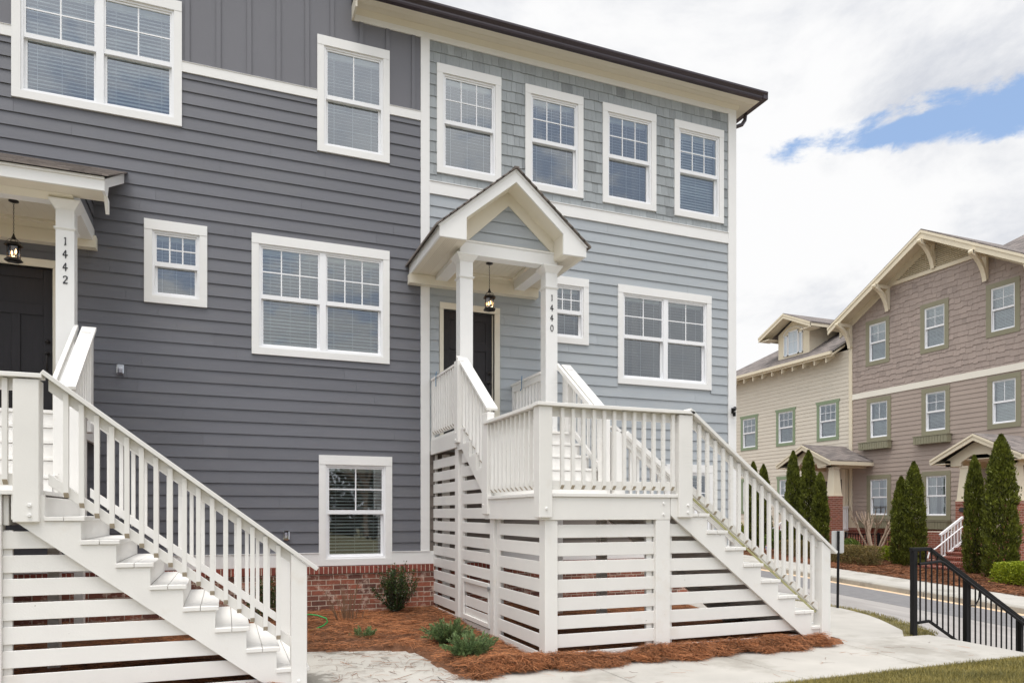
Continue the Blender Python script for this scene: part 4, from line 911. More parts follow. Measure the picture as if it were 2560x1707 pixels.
t = thing('dry_stalks', (1.60, -.95, .1), 'clump of thin bare dry stalks left of the holly bush', 'plant'); m = MB()
for i in range(34):
    a = R.uniform(0, 2*pi); q = R.uniform(.03, .34); h = R.uniform(.25, .62); x0, y0 = 1.60+cos(a)*q*.5, -.95+sin(a)*q*.3
    pts = [(x0, y0, .08), (x0+cos(a)*q*.25, y0+sin(a)*q*.2, .08+h*.55), (x0+cos(a)*q*.7, y0+sin(a)*q*.4, .08+h)]; m.tube(pts, [.006, .005, .003], 4)
    if R.random() < .6: p = pts[1]; m.tube([p, (p[0]+R.uniform(-.08, .08), p[1]+R.uniform(-.04, .04), p[2]+R.uniform(.06, .16))], [.002, .001], 3)
build(m, 'stem', M['stalk'], t)
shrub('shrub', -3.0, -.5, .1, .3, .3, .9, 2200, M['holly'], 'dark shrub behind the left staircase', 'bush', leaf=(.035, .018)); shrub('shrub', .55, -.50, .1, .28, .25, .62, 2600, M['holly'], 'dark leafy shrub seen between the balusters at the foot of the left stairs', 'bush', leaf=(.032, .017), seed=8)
# pine straw
def needles(n, xr, yr, zf, mask, lmin=.10, lmax=.20, lift=.03, wid=.0030, seed=2, matr='straw', name='pine_straw', lab='', tilt=.18):
    r = np.random.default_rng(seed); x = r.uniform(*xr, n); y = r.uniform(*yr, n)
    k = np.array([mask(a, b) for a, b in zip(x, y)]); x, y = x[k], y[k]; n = len(x)
    z = np.array([zf(a, b) for a, b in zip(x, y)])+r.random(n)**2*lift+.004
    a = r.uniform(0, 2*np.pi, n); el = r.normal(size=n)*tilt; l = r.uniform(lmin, lmax, n); bend = r.normal(size=n)*.35
    d1 = np.stack([np.cos(a)*np.cos(el), np.sin(a)*np.cos(el), np.abs(np.sin(el))], 1); a2 = a+bend; d2 = np.stack([np.cos(a2), np.sin(a2), -np.abs(np.sin(el))*.6], 1)
    P0 = np.stack([x, y, z], 1)-d1*(l/2)[:, None]*.5; P1 = P0+d1*(l/2)[:, None]; P2 = P1+d2*(l/2)[:, None]
    P0[:, 2] = np.maximum(P0[:, 2], z-.01); w = (np.stack([-np.sin(a), np.cos(a), r.normal(size=n)*.5], 1))*wid/2
    q1 = np.stack([P0-w, P0+w, P1+w, P1-w], 1); q2 = np.stack([P1-w, P1+w, P2+w*.6, P2-w*.6], 1)
    v = np.clip(.5+.27*r.normal(size=n)+.2*clump_noise(np.stack([x, y, z*0], 1)*2.5, 2., 4), 0, 1)
    o = fast(name, np.concatenate([q1, q2]), None, np.concatenate([v, v]), M[matr]); o['kind'] = 'stuff'; o['label'] = lab; return o
inbed = lambda x, y: (not in_pad(x, y)) and (y > -4.50+.04*sin(x*6) or (x > 1.9 and x < 6.95 and y > -4.62+.05*sin(x*5)+.04*sin(x*13)))
def bz(x, y): return bedz(x, y) if y > -4.42 else max(.035, bedz(x, y)*(1-(-4.42-y)*3.2))
needles(75000, (-1.5, 6.9), (-4.72, -.02), bz, inbed, lab='orange brown pine straw mulch covering the planting bed', wid=.0034)
needles(26000, (2.2, 6.75), (-4.70, -4.18), bz, inbed, lift=.05, seed=3, tilt=.35, lab='thick ridge of pine straw along the foot of the staircase', lmin=.08, lmax=.2)
needles(9000, (-6, -1.5), (-4.5, -.02), bz, inbed, seed=4, lab='pine straw under the left staircase', wid=.004)
needles(330, (.9, 2.3), (-4.9, -2.7), lambda x, y: .032, lambda x, y: True, lift=.006, seed=6, tilt=.03, lmin=.12, lmax=.28, wid=.0035, matr='fstraw', lab='stray pine needles scattered on the concrete')
needles(60, (2.5, 8.2), (-5.6, -4.7), lambda x, y: .032, lambda x, y: True, lift=.004, seed=9, tilt=.03, lab='a few stray needles on the pavement')
def blades(n, xr, yr, zf, mask, h=(.02, .05), seed=5, lab='', wid=.004):
    r = np.random.default_rng(seed); x = r.uniform(*xr, n); y = r.uniform(*yr, n); k = np.array([mask(a, b) for a, b in zip(x, y)]); x, y = x[k], y[k]; n = len(x)
    z = np.array([zf(a, b) for a, b in zip(x, y)]); cn = clump_noise(np.stack([x, y, x*0], 1)*3, 2., 7); hh = r.uniform(*h, n)*(1+.3*cn); a = r.uniform(0, 2*np.pi, n); ln = r.uniform(0, 1.3, n)
    P0 = np.stack([x, y, z], 1); P1 = P0+np.stack([np.cos(a)*hh*ln, np.sin(a)*hh*ln, hh], 1); w = np.stack([-np.sin(a), np.cos(a), a*0], 1)*wid/2
    o = fast('grass', np.stack([P0-w, P0+w, P1+w*.3, P1-w*.3], 1), None, np.clip(.5-.35*cn+.25*r.normal(size=n), 0, 1), M['grass']); o['kind'] = 'stuff'; o['label'] = lab
blades(70000, (3.8, 8.5), (-7.3, -5.80), lambda x, y: .008, lambda x, y: True, lab='short patchy lawn in front of the pavement', wid=.005)
def inv(x, y):
    # between walkway curve and outer edge
    def xa(c, y):
        for i in range(len(c)-1):
            if c[i][1] <= y <= c[i+1][1]: return c[i][0]+(c[i+1][0]-c[i][0])*(y-c[i][1])/(c[i+1][1]-c[i][1]+1e-9)
        return c[0][0]
    return xa(curve, y) < x < xa(outer, y)+.06
blades(26000, (8.2, 9.95), (-4.4, 1.), lambda x, y: .012, inv, h=(.02, .045), lab='grass strip between the curved walkway and the street', wid=.005)
# hose end
m = MB(); m.tube([(1.00, -1.55, .10), (1.10, -1.58, .13), (1.19, -1.60, .17), (1.235, -1.60, .21), (1.22, -1.58, .255), (1.12, -1.52, .29), (1.02, -1.46, .30), (.9, -1.4, .27)], .009, 8); tag(build(m, 'garden_hose', M['hose'], smooth=True), 'loop of bright green garden hose beside the left staircase foot', 'hose')
# sign post seen from behind
t = thing('street_sign', (9.57, -1.9, 0), 'blank back of a small metal sign on a black post beside the walkway', 'sign')
m = MB(); m.tube([(9.565, -1.90, -.05), (9.585, -1.90, 1.32)], .021, 8); build(m, 'post', M['black'], t)
m = MB(); ring = []
for cx_, cz_, a0 in ((.11, .165, 0), (-.11, .165, 90), (-.11, -.165, 180), (.11, -.165, 270)):
    for k in range(5): a = radians(a0+22.5*k); ring.append((9.60+cx_+.025*cos(a), -1.872, 1.135+cz_+.025*sin(a)))
m.prism(ring, (0, .004, 0)); build(m, 'sign_plate', M['sign'], t)
# ---------------------------------------------------------------- black stair railings on the right
t = thing('handrail', (8.32, -4.36, 0), 'black metal handrail with pickets beside the steps down to the street', 'railing', 'black railings of the street steps')
y = -4.36; B = M['black']; sl_ = -.565
tz = lambda x: 1.145 if x < 8.61 else 1.145+sl_*(x-8.61)
m = MB(); m.box(8.29, 8.355, y-.032, y+.032, -.05, 1.12); build(m, 'post', B, t, bev=.004); 
for x in (9.27, 10.36): build(MB().box(x, x+.06, y-.03, y+.03, tz(x)-1.30, tz(x)-.03), 'post', B, t, bev=.004)
m = MB(); m.bar((8.27, y, 1.145), (8.62, y, 1.145), .055, .045); m.bar((8.60, y, 1.148), (10.47, y, tz(10.47)), .055, .045); m.bar((8.35, y, .185), (8.60, y, .20), .03, .035); m.bar((8.60, y, .20), (10.36, y, .20+sl_*1.76), .03, .035); build(m, 'rail', B, t, bev=.004)
m = MB(); m.tube([(8.36, y-.05, .955), (8.72, y-.07, .985), (8.78, y-.07, .965), (10.55, y-.07, .965+sl_*1.77), (10.62, y-.07, -.06)], .019, 8); m.tube([(9.30, y-.01, .37), (9.38, y-.07, .37), (9.45, y-.07, .46), (9.46, y-.07, .56)], .010, 6); build(m, 'grab_rail', B, t)
x = 8.44
while x < 10.34:
    if abs(x-9.30) > .05: build(MB().box(x-.0075, x+.0075, y-.0075, y+.0075, (.19 if x < 8.6 else .19+sl_*(x-8.6)), tz(x)-.02), 'picket', B, t)
    x += .104
rail2 = copy_tree(t); rail2.location.y -= 1.42; rail2.location.x += .10; rail2['label'] = 'second black metal handrail on the near side of the street steps'
build(MB().tube([(8.44, -5.80, .955), (8.33, -5.78, .955), (8.30, -5.74, .94), (8.33, -5.70, .93)], .019, 8), 'rail_end', B, rail2)
# ================================================================== across the street
mv = thing('townhouse', (NX, 8, 0), 'mauve gabled townhouse with shakes above, olive window trim and curved brackets', 'townhouse', 'townhouses across the street')
tn = thing('townhouse', (NX, 16, 0), 'tan clapboard townhouse with sage green window trim and roof dormer', 'townhouse', 'townhouses across the street')
AY, AZN = 8.15, 12.12; SLP = .578
rooflo = lambda u: AZN-SLP*abs(-u-AY)         # height of the rake at facade coordinate u
MW = [((-11.26, -10.12, 7.69, 9.54), dict(grid=(2, 2), tilt=(52, 60))), ((-8.73, -7.57, 7.69, 9.55), dict(grid=(2, 2), tilt=(50, 58))), ((-6.17, -5.01, 7.72, 9.56), dict(grid=(2, 2), tilt=(55, 62))),
      ((-11.21, -10.05, 4.56, 6.34), dict(grid=(2, 1), tilt=(45, 55))), ((-8.68, -7.53, 4.56, 6.34), dict(grid=(2, 2), tilt=(30, 40))), ((-6.12, -4.98, 4.54, 6.36), dict(grid=(2, 1), tilt=(50, 60))),
      ((-11.21, -10.05, 1.40, 3.20), dict(grid=(2, 2), blind=False, curtain=True)), ((-8.66, -7.50, 1.38, 3.21), dict(grid=(2, 2), blind=False, curtain=True))]
kw0 = dict(side=.17, head=.17, sill=.17, tm=M['olive'], vin=M['vinyl'])
Hm = [whole(*w[0], .17, .17, .17) for w in MW]; HCm = [w[0] for w in MW]
m = MB(TN); wall_holes(m, -12, -4.2, -.3, 9.7, Hm); m.prism([(-12, 0, 9.7), (-4.2, 0, 9.7), (-AY, 0, 11.95)], (0, -.16, 0)); m.box(-12, -11.84, -9, -.16, -.3, 9.7); m.box(-4.36, -4.2, -9, -.16, -.3, 9.7); build(m, 'wall', M['mauve'], mv)
m = MB(TN); clap(m, -11.96, -4.2, 1.28, 6.42, HCm, line=.05, pitch=.172); build(m, 'siding', M['mauve'], mv)
gclip = lambda z: (-12.0+max(0, (z-9.75)/SLP), -4.3-max(0, (z-9.75)/SLP))
m = MB(TN); shingles(m, -11.98, -4.2, 6.66, 10.66, HCm, pitch=.21, line=.02, wmin=.13, wmax=.34, stag=.04, jit=.004, clip=gclip, th=.022); build(m, 'shake_siding', M['shake'], mv)
m = MB(TN); m.box(-12.0, -4.2, 0, .04, 6.42, 6.655); build(m, 'band_board', M['nband'], mv)
m = MB(TN); m.box(-12, -4.2, 0, .04, 1.03, 1.27); m.box(-12.12, -11.95, 0, .05, 1.03, 9.2); m.box(-9.95, -6.35, 0, .07, 10.66, 10.80)
m.prism([(-12.3, .02, 9.62), (-12.3, .02, 9.42), (-AY, .02, 11.75), (-AY, .02, 12.02)], (0, .05, 0)) if False else None
build(m, 'trim', M['ncream'], mv)
m = MB(TN); m.box(-12, -4.2, -.1, .06, -.5, .90); build(m, 'foundation', M['nbrick'], mv); m = MB(TN); m.box(-12, -4.2, -.1, .10, .90, 1.03); build(m, 'rowlock_course', M['rowlock'], mv)
for w, kw in MW: window(mv, TN, *w, **{**kw0, **kw})
for (a, b, z0, z1) in ((-11.43, -10.0, 4.24, 4.56), (-8.86, -7.45, 4.24, 4.56), (-11.43, -10.0, 1.04, 1.36), (-8.86, -7.45, 1.04, 1.36)):
    m = MB(TN); m.box(a, b, .04, .26, z0, z1-.03)
    x = a
    while x < b-.05: m.box(x+.01, min(x+.115, b)-.01, .26, .272, z0+.01, z1-.05, R.uniform(.3, .7)); x += .115
    m.box(a-.02, b+.02, .03, .285, z1-.03, z1); build(m, 'flower_box', M['olive'], mv)
# louvre in the gable peak
m = MB(TN); z = 10.82
while z < 11.66:
    w = (11.74-z)/SLP*1.0; m.prism([(-AY-w, .02, z+.05), (-AY-w, .09, z), (-AY-w, .10, z+.01), (-AY-w, .03, z+.06)], (2*w, 0, 0)); z += .075
m.prism([(-AY-1.75, .004, 10.8), (-AY+1.75, .004, 10.8), (-AY, .004, 11.8)], (0, .004, 0), -.6); build(m, 'gable_vent', M['ncream'], mv)
# gable roof with raking boards, soffit and brackets
m = MB(TN); OV = .72
for sg in (-1, 1):
    e = -AY+sg*4.5; ze = AZN-SLP*4.5
    a = [(-AY, OV, AZN), (e, OV, ze), (e, OV, ze+.06), (-AY, OV, AZN+.06)]
    m.prism(a, (0, -6.5, 0))
build(m, 'roof', M['nroof'], mv)
m = MB(TN)
for sg in (-1, 1):
    e = -AY+sg*4.47; ze = AZN-SLP*4.47
    m.prism([(-AY, OV+.0, AZN-.005), (e, OV, ze-.005), (e, OV, ze-.27), (-AY, OV, AZN-.30)], (0, -.05, 0)); m.prism([(-AY, OV+.03, AZN+.01), (e, OV+.03, ze+.01), (e, OV+.03, ze-.085), (-AY, OV+.03, AZN-.09)], (0, -.03, 0))
    m.prism([(-AY, OV-.05, AZN-.06), (e, OV-.05, ze-.06), (e, OV-.05, ze-.09), (-AY, OV-.05, AZN-.09)], (0, -OV+.05, 0))
    m.prism([(-AY, .0, AZN-.09), (e, .0, ze-.09), (e, .0, ze-.36), (-AY, .0, AZN-.40)], (0, .05, 0))
build(m, 'rake_board', M['ncream'], mv)
for yb, zt in ((12.02, 9.62), (10.15, 10.70), (8.15, 11.78), (6.15, 10.70), (4.28, 9.62)):
    m = MB(TN); u = -yb; w = .075
    m.box(u-w, u+w, .03, .15, zt-.95, zt-.02); m.box(u-w, u+w, .15, .80, zt-.14, zt)
    m.prism([(u-w, .8+.06*cos(q), zt-.06+.065*sin(q)) for q in [2*pi*k/10 for k in range(10)]], (2*w, 0, 0))
    n = 9
    for k in range(n):
        q0, q1 = pi/2*k/n, pi/2*(k+1)/n; f = lambda q, r_: (.72-(r_)*cos(q)*.60, zt-.85+(r_)*sin(q)*.76)
        f = lambda q, r_: (.80-.70*sin(q)*1.0*(2-r_)-.0, zt-.10-.78*(1-cos(q))*1.0*(r_))
        f = lambda q, off: (.12+.66*cos(q)+off*cos(q)*0-.0, 0)
        p = lambda q, off: (.14+(.62)*(1-sin(q))+off*cos(q), zt-.12-.76*(1-cos(q))-off*sin(q))
        a, b, c, d = p(q0, 0), p(q1, 0), p(q1, .10), p(q0, .10)
        m.prism([(u-w, a[0], a[1]), (u-w, b[0], b[1]), (u-w, c[0], c[1]-.03), (u-w, d[0], d[1]-.03)], (2*w, 0, 0))
    build(m, 'bracket', M['ncream'], mv)
shell(mv, TN, -11.84, -4.36, .5, 9.6, (1.0, 4.1, 7.2)); 
m = MB(); v = [(24.95, 11.1, 10.05), (24.95, 4.25, 10.05), (34.6, 4.25, 10.05), (34.6, 11.1, 10.05), (29.6, 6.45, 12.98), (29.6, 4.25, 12.98)]
m.add(v+[(a, b, c-.06) for a, b, c in v], [(0, 1, 5, 4), (1, 2, 5), (2, 3, 4, 5), (3, 0, 4), (6, 7, 11, 10), (7, 8, 11), (8, 9, 10, 11), (9, 6, 10)]); build(m, 'main_roof', M['nroof'], mv)
m = MB(); m.box(NX+.17, 34.2, 4.21, 4.36, -.5, 9.68); m.box(34.05, 34.2, 4.4, 20.4, -.5, 8.4); m.prism([(24.95, 4.2, 9.68), (34.1, 4.2, 9.68), (34.1, 4.2, 9.95), (29.6, 4.2, 12.85), (24.95, 4.2, 9.95)], (0, .14, 0)); build(m, 'side_wall', M['mauve'], mv)
# tan house
TW = [((-19.07, -17.81, 4.84, 6.60), {}), ((-16.5, -15.26, 4.84, 6.60), {}), ((-13.93, -12.68, 4.84, 6.60), {}), ((-16.43, -15.2, 1.62, 3.40), dict(tilt=(50, 60))), ((-19.05, -17.8, 1.62, 3.40), {})]
Ht = [whole(*w[0], .15, .15, .14) for w in TW]; HCt = [w[0] for w in TW]; dt = (-14.2, -13.25, .95, 3.05)
m = MB(TN); wall_holes(m, -20.6, -12.0, -.3, 8.6, Ht+[dt]); m.box(-20.6, -20.44, -9, -.16, -.3, 8.6); build(m, 'wall', M['tan'], tn)
m = MB(TN); clap(m, -20.6, -12.12, 1.28, 8.5, HCt+[(-14.3, -13.15, .95, 3.15)], line=.02, pitch=.172); build(m, 'siding', M['tan'], tn)
m = MB(TN); m.box(-20.6, -12.12, 0, .04, 1.03, 1.27); build(m, 'trim', M['ncream'], tn)
m = MB(TN); m.box(-20.6, -12, -.1, .06, -.5, .90); build(m, 'foundation', M['nbrick'], tn); m = MB(TN); m.box(-20.6, -12.001, -.1, .10, .90, 1.03); build(m, 'rowlock_course', M['rowlock'], tn)
for w, kw in TW: window(tn, TN, *w, **{**dict(side=.15, head=.15, sill=.14, tm=M['green'], vin=M['vinyl'], trap=.07, grid=(3, 2), tilt=(35, 50)), **kw})
shell(tn, TN, -20.4, -12.1, .5, 8.4, (1.0, 4.1, 7.2))
build(MB(TN).box(-14.2, -13.25, -.1, -.06, .95, 3.05), 'door', M['reddoor'], tn); build(MB(TN).box(-14.32, -14.2, -.06, .04, .95, 3.05).box(-13.25, -13.13, -.06, .04, .95, 3.05).box(-14.32, -13.13, -.06, .045, 3.05, 3.17), 'door_frame', M['ncream'], tn)
m = MB(); ex, ez, sp_ = 24.12, 8.50, .60; y0, y1 = 12.45, 20.9; D_ = 4.6
v = [(ex, y0, ez), (ex, y1, ez), (ex+D_, y1-D_*.9, ez+D_*sp_), (ex+D_, y0, ez+D_*sp_), (ex+2*D_, y0, ez), (ex+2*D_, y1, ez)]
m.add(v+[(a, b, c+.06) for a, b, c in v], [(0, 1, 2, 3), (3, 2, 5, 4), (1, 5, 2), (6, 7, 8, 9), (9, 8, 11, 10), (7, 11, 8), (0, 1, 7, 6), (1, 5, 11, 7), (0, 3, 9, 6)]); build(m, 'roof', M['nroof'], tn)
m = MB(); m.box(ex-.10, ex, 12.5, 20.9, ez-.06, ez+.07); m.box(ex, ex+.05, 12.5, 20.9, ez-.14, ez-.06); build(m, 'gutter', M['ncream'], tn)
m = MB(); m.prism([(ex, 12.45, ez-.10), (ex, 12.45, ez+.06), (NX+.1, 12.45, ez+.06+(NX+.1-ex)*sp_), (NX+.1, 12.45, ez-.10+(NX+.1-ex)*sp_)], (0, .04, 0)); build(m, 'rake_board', M['ncream'], tn)
m = MB(); m.prism([(ex+.05, 12.5, ez-.02), (NX, 12.5, ez-.02+.58*sp_), (NX, 12.5, ez-.05+.58*sp_), (ex+.05, 12.5, ez-.05)], (0, 8.4, 0)); build(m, 'soffit', M['ncream'], tn)
y = 12.85
while y < 20.8:
    build(MB().prism([(ex+.02, y, ez-.05), (NX, y, ez+.26), (NX, y, ez-.10), (NX-.10, y, ez-.10), (ex+.02, y, ez-.36)], (0, .05, 0)), 'rafter_tail', M['ncream'], tn); y += .665
# dormer
dy, dx = 15.60, 24.9; hw = 1.0; DZ = 10.22; AZ2 = 10.95; f = MB()
base = ez+(dx-ex)*sp_+.04
fr = [(dx, dy-hw, base), (dx, dy+hw, base), (dx, dy+hw, DZ), (dx, dy, DZ+.53), (dx, dy-hw, DZ)]
f.prism(fr, (.06, 0, 0))
for s_ in (-1, 1): f.prism([(dx+.06, dy+s_*hw, base+.05), (dx+.06, dy+s_*hw, DZ), (dx+(DZ-base)/sp_, dy+s_*hw, DZ)], (0, -.05*s_, 0))
dm = build(f, 'dormer', M['ncream'], tn)
r_ = MB(); fx0 = dx-.62
for s_ in (-1, 1): r_.prism([(fx0, dy, AZ2), (fx0, dy+s_*1.70, AZ2-.78), (fx0, dy+s_*1.70, AZ2-.73), (fx0, dy, AZ2+.05)], (4.2, 0, 0))
build(r_, 'dormer_roof', M['nroof'], dm)
r_ = MB()
for s_ in (-1, 1):
    r_.prism([(fx0-.01, dy, AZ2-.005), (fx0-.01, dy+s_*1.68, AZ2-.775), (fx0-.01, dy+s_*1.68, AZ2-.97), (fx0-.01, dy, AZ2-.19)], (.05, 0, 0)); r_.prism([(fx0-.03, dy, AZ2+.02), (fx0-.03, dy+s_*1.69, AZ2-.76), (fx0-.03, dy+s_*1.69, AZ2-.83), (fx0-.03, dy, AZ2-.06)], (.03, 0, 0))
    r_.prism([(fx0+.04, dy, AZ2-.06), (fx0+.04, dy+s_*1.66, AZ2-.83), (fx0+.04, dy+s_*1.66, AZ2-.85), (fx0+.04, dy, AZ2-.08)], (.62, 0, 0)); r_.box(fx0, fx0+3, dy+s_*1.66-.02, dy+s_*1.66+.02, AZ2-.92, AZ2-.77)
    r_.box(fx0+.05, dx, dy+s_*1.33-.3, dy+s_*1.33+.3, AZ2-.97, AZ2-.93)
build(r_, 'rake_board', M['ncream'], dm)
w_ = MB(); g_ = MB()
for a, b, zt in ((-.60, -.36, .98), (-.32, .32, 1.13), (.36, .60, .98)):
    for p, q in ((a, a+.04), (b-.04, b)): w_.box(dx-.04, dx, dy+p, dy+q, base+.10, base+.10+zt)
    w_.box(dx-.04, dx, dy+a, dy+b, base+.10, base+.15); w_.box(dx-.04, dx, dy+a, dy+b, base+.10+zt-.05, base+.10+zt)
    g_.box(dx-.012, dx-.006, dy+a+.04, dy+b-.04, base+.15, base+.05+zt)
w_.box(dx-.025, dx-.015, dy-.01, dy+.01, base+.15, base+1.15); w_.box(dx-.025, dx-.015, dy-.28, dy+.28, base+.72, base+.735)
for k in range(10): a0, a1 = pi*k/10, pi*(k+1)/10; p = lambda q, r: (dx-.03, dy+.62*r*cos(q), base+1.06+.34*r*sin(q)); w_.prism([p(a0, 1), p(a1, 1), p(a1, 1.06), p(a0, 1.06)], (.03, 0, 0))
wd = build(w_, 'window', M['vinyl'], dm); build(g_, 'pane', mat('sky_lit_glass', (.55, .62, .68), .04, .02, 1, 0), wd)
# porches of the far houses
def far_porch(root, yc, hw, ap, ev, xf, piers, colz, label_digits, arch):
    m = MB()
    for s_ in (-1, 1): m.prism([(xf, yc, ap), (xf, yc+s_*hw, ev), (xf, yc+s_*hw, ev+.05), (xf, yc, ap+.05)], (NX-xf, 0, 0))
    build(m, 'porch_roof', M['nroof'], root)
    m = MB()
    for s_ in (-1, 1):
        m.prism([(xf-.01, yc, ap), (xf-.01, yc+s_*hw*.99, ev), (xf-.01, yc+s_*hw*.99, ev-.16), (xf-.01, yc, ap-.19)], (.05, 0, 0)); m.prism([(xf-.04, yc, ap+.02), (xf-.04, yc+s_*hw, ev+.02), (xf-.04, yc+s_*hw, ev-.05), (xf-.04, yc, ap-.05)], (.03, 0, 0))
        m.box(xf, NX, yc+s_*hw-.03, yc+s_*hw+.03, ev-.14, ev+.0); m.box(xf+.04, NX, min(yc+s_*hw, yc+s_*(hw-.5)), max(yc+s_*hw, yc+s_*(hw-.5)), ev-.15, ev-.12)
    zb = ev-.22; ring = [(xf+.30, yc+hw*.78, zb), (xf+.30, yc+hw*.42, zb)]
    if arch: ring += [(xf+.30, yc+hw*.36*cos(pi*k/8), zb+.36*sin(pi*k/8)) for k in range(9)]
    else: ring += [(xf+.30, yc+hw*.42, zb+.12), (xf+.30, yc+hw*.16, zb+.34), (xf+.30, yc-hw*.16, zb+.34), (xf+.30, yc-hw*.42, zb+.12)]
    ring += [(xf+.30, yc-hw*.42, zb), (xf+.30, yc-hw*.78, zb), (xf+.30, yc-hw*.78, ev-.02), (xf+.30, yc, ap-.12), (xf+.30, yc+hw*.78, ev-.02)]
    m.prism(ring, (.10, 0, 0)); m.box(xf+.3, NX, yc+hw*.66, yc+hw*.78, zb, zb+.2); m.box(xf+.3, NX, yc-hw*.78, yc-hw*.66, zb, zb+.2); m.box(xf+.35, NX, yc-hw*.8, yc+hw*.8, ev-.03, ev)
    build(m, 'porch_gable', M['ncream'], root)
    for k, py in enumerate(piers):
        x0 = xf+.28; h = .23
        build(MB().box(x0, x0+.46, py-h, py+h, -.6, colz-.11), 'brick_pier', M['nbrick'], root); build(MB().box(x0-.01, x0+.47, py-h-.01, py+h+.01, colz-.11, colz), 'pier_cap', M['rowlock'], root)
        c = MB(); zt = zb; a, b = .21, .13; xm = x0+.23
        c.add([(xm-a, py-a, colz), (xm+a, py-a, colz), (xm+a, py+a, colz), (xm-a, py+a, colz), (xm-b, py-b, zt), (xm+b, py-b, zt), (xm+b, py+b, zt), (xm-b, py+b, zt)], [(0,3,2,1),(4,5,6,7),(0,1,5,4),(1,2,6,5),(2,3,7,6),(3,0,4,7)])
        c.box(xm-b-.03, xm+b+.03, py-b-.03, py+b+.03, zt-.07, zt); c.box(xm-a-.02, xm+a+.02, py-a-.02, py+a+.02, colz, colz+.05); build(c, 'column', M['ncream'], root)
        if k < len(label_digits):
            ps = [(x0-.012, py+.115*cos(q), colz-.27+.08*sin(q)) for q in [2*pi*i/16 for i in range(16)]]; pq = build(MB().prism(ps, (.012, 0, 0)), 'plaque', M['plaq'], root)
    build(MB().box(xf+.25, NX, yc-hw*.85, yc+hw*.85, -.5, .66), 'porch_floor', M['nbrick'], root)
far_porch(tn, 12.42, 1.52, 4.46, 3.72, 22.4, (13.45, 11.22), 2.33, '1', True)
far_porch(mv, 5.0, 1.52, 4.17, 3.42, 22.4, (5.58, 3.98), 2.02, '12', False)
build(MB(TN).box(-5.1, -4.25, .02, .06, .66, 2.8), 'door', M['reddoor'], mv)
build(MB().bar((23.1, 11.42, 1.9), (24.6, 12.1, 1.9), .07, .08), 'porch_rail', M['vinyl'], tn); build(MB().bar((23.1, 11.42, .95), (24.6, 12.1, .95), .06, .07), 'porch_rail', M['vinyl'], tn)
for k in range(8): build(MB().box(23.2+.18*k, 23.24+.18*k, 11.45+.08*k, 11.49+.08*k, .98, 1.88), 'picket', M['vinyl'], tn)
build(MB().box(24.45, 24.62, 12.12, 12.30, .66, 3.5), 'pilaster', M['ncream'], tn); build(MB(TN).box(-13.05, -12.34, .03, .06, .95, 3.1), 'side_panel', M['dbark'], tn)
# brick steps, their white railings and side wall
def brick_steps(yc, w, lab, lab2):
    t = thing('brick_steps', (21.3, yc, gz(21, yc)), lab, 'steps', 'brick steps up to the far porches')
    n = 6; x0, x1 = 20.35, 22.65; zA, zB = gz(20.3, yc)-.02, .66
    for k in range(n):
        xa = x0+(x1-x0)*k/n; z = zA+(zB-zA)*(k+1)/n
        build(MB().box(xa, x1, yc-w/2, yc+w/2, -.9 if k == 0 else z-.16, z-.05), 'riser', M['nbrick'], t); build(MB().box(xa-.03, x1, yc-w/2, yc+w/2, z-.05, z), 'tread', M['rowlock'], t)
    for sd_, o in ((1, w/2-.08),):
        a = thing('stair_railing', (21.3, yc+o, .1), lab2, 'railing', 'white railings beside the brick steps'); y = yc+o
        f0 = lambda x: .95+.55*(x-21.28); m = MB(); m.bar((21.24, y, f0(21.24)), (22.28, y, f0(22.28)), .06, .07); build(m, 'top_rail', M['vinyl'], a); m = MB(); m.bar((21.24, y, f0(21.24)-.78), (22.28, y, f0(22.28)-.78), .05, .07); build(m, 'bottom_rail', M['vinyl'], a)
        for k in range(7): x = 21.32+.145*k; build(MB().box(x-.018, x+.018, y-.018, y+.018, f0(x)-.76, f0(x)-.03), 'baluster', M['vinyl'], a)
        build(MB().tube([(20.55, y-.12, .22), (20.62, y-.12, .42), (20.9, y-.12, .52), (22.35, y-.12, 1.33)], .022, 8), 'handrail', M['vinyl'], a)
brick_steps(4.72, 1.25, 'red brick steps climbing to the right porch of the mauve house', 'white picket railing on the brick steps left of the widest arborvitae')
brick_steps(12.40, 1.3, 'red brick steps of the green trimmed house glimpsed between the stair balusters', 'white railing on brick steps half hidden behind the near staircase')
tag(build(MB().box(22.3, 24.6, 5.9, 7.25, -.6, 1.0).box(20.4, 22.3, 5.36, 5.5, -.7, .15), 'garden_wall', M['nbrick']), 'stained red brick wall beside the porch steps under the flower box', 'wall')
# black fence, hedges, bare crape myrtle, shrubs
t = thing('metal_fence', (22.6, 9.2, .1), 'low black picket fence in front of the brick base of the mauve house', 'fence')
build(MB().box(22.58, 22.62, 7.3, 10.35, .83, .87).box(22.58, 22.62, 7.3, 10.35, .12, .15), 'rail', B, t)
y = 7.35
while y < 10.35: build(MB().box(22.592, 22.608, y-.014, y+.014, .05, .87), 'picket', B, t); y += .125
for y in (10.33, 8.8, 7.3): build(MB().box(22.57, 22.63, y-.03, y+.03, .0, .92), 'post', B, t)
shrub('hedge', 19.5, 7.35, gz(19.5, 7.0)-.02, .42, 1.15, .64, 13000, M['brownhedge'], 'clipped bronze brown hedge along the far pavement', 'hedge', leaf=(.045, .028), boxy=True, stems=False, seed=21)
shrub('hedge', 19.5, 9.3, gz(19.5, 9.0)-.02, .42, .90, .62, 10000, M['brownhedge'], 'clipped brown hedge part hidden behind the stair newel', 'hedge', leaf=(.045, .028), boxy=True, stems=False, seed=22)
shrub('shrub', 21.0, 8.62, gz(21, 8.6), .38, .42, .62, 3500, M['box'], 'round green shrub behind the brown hedge next to the sign', leaf=(.05, .03), seed=23)
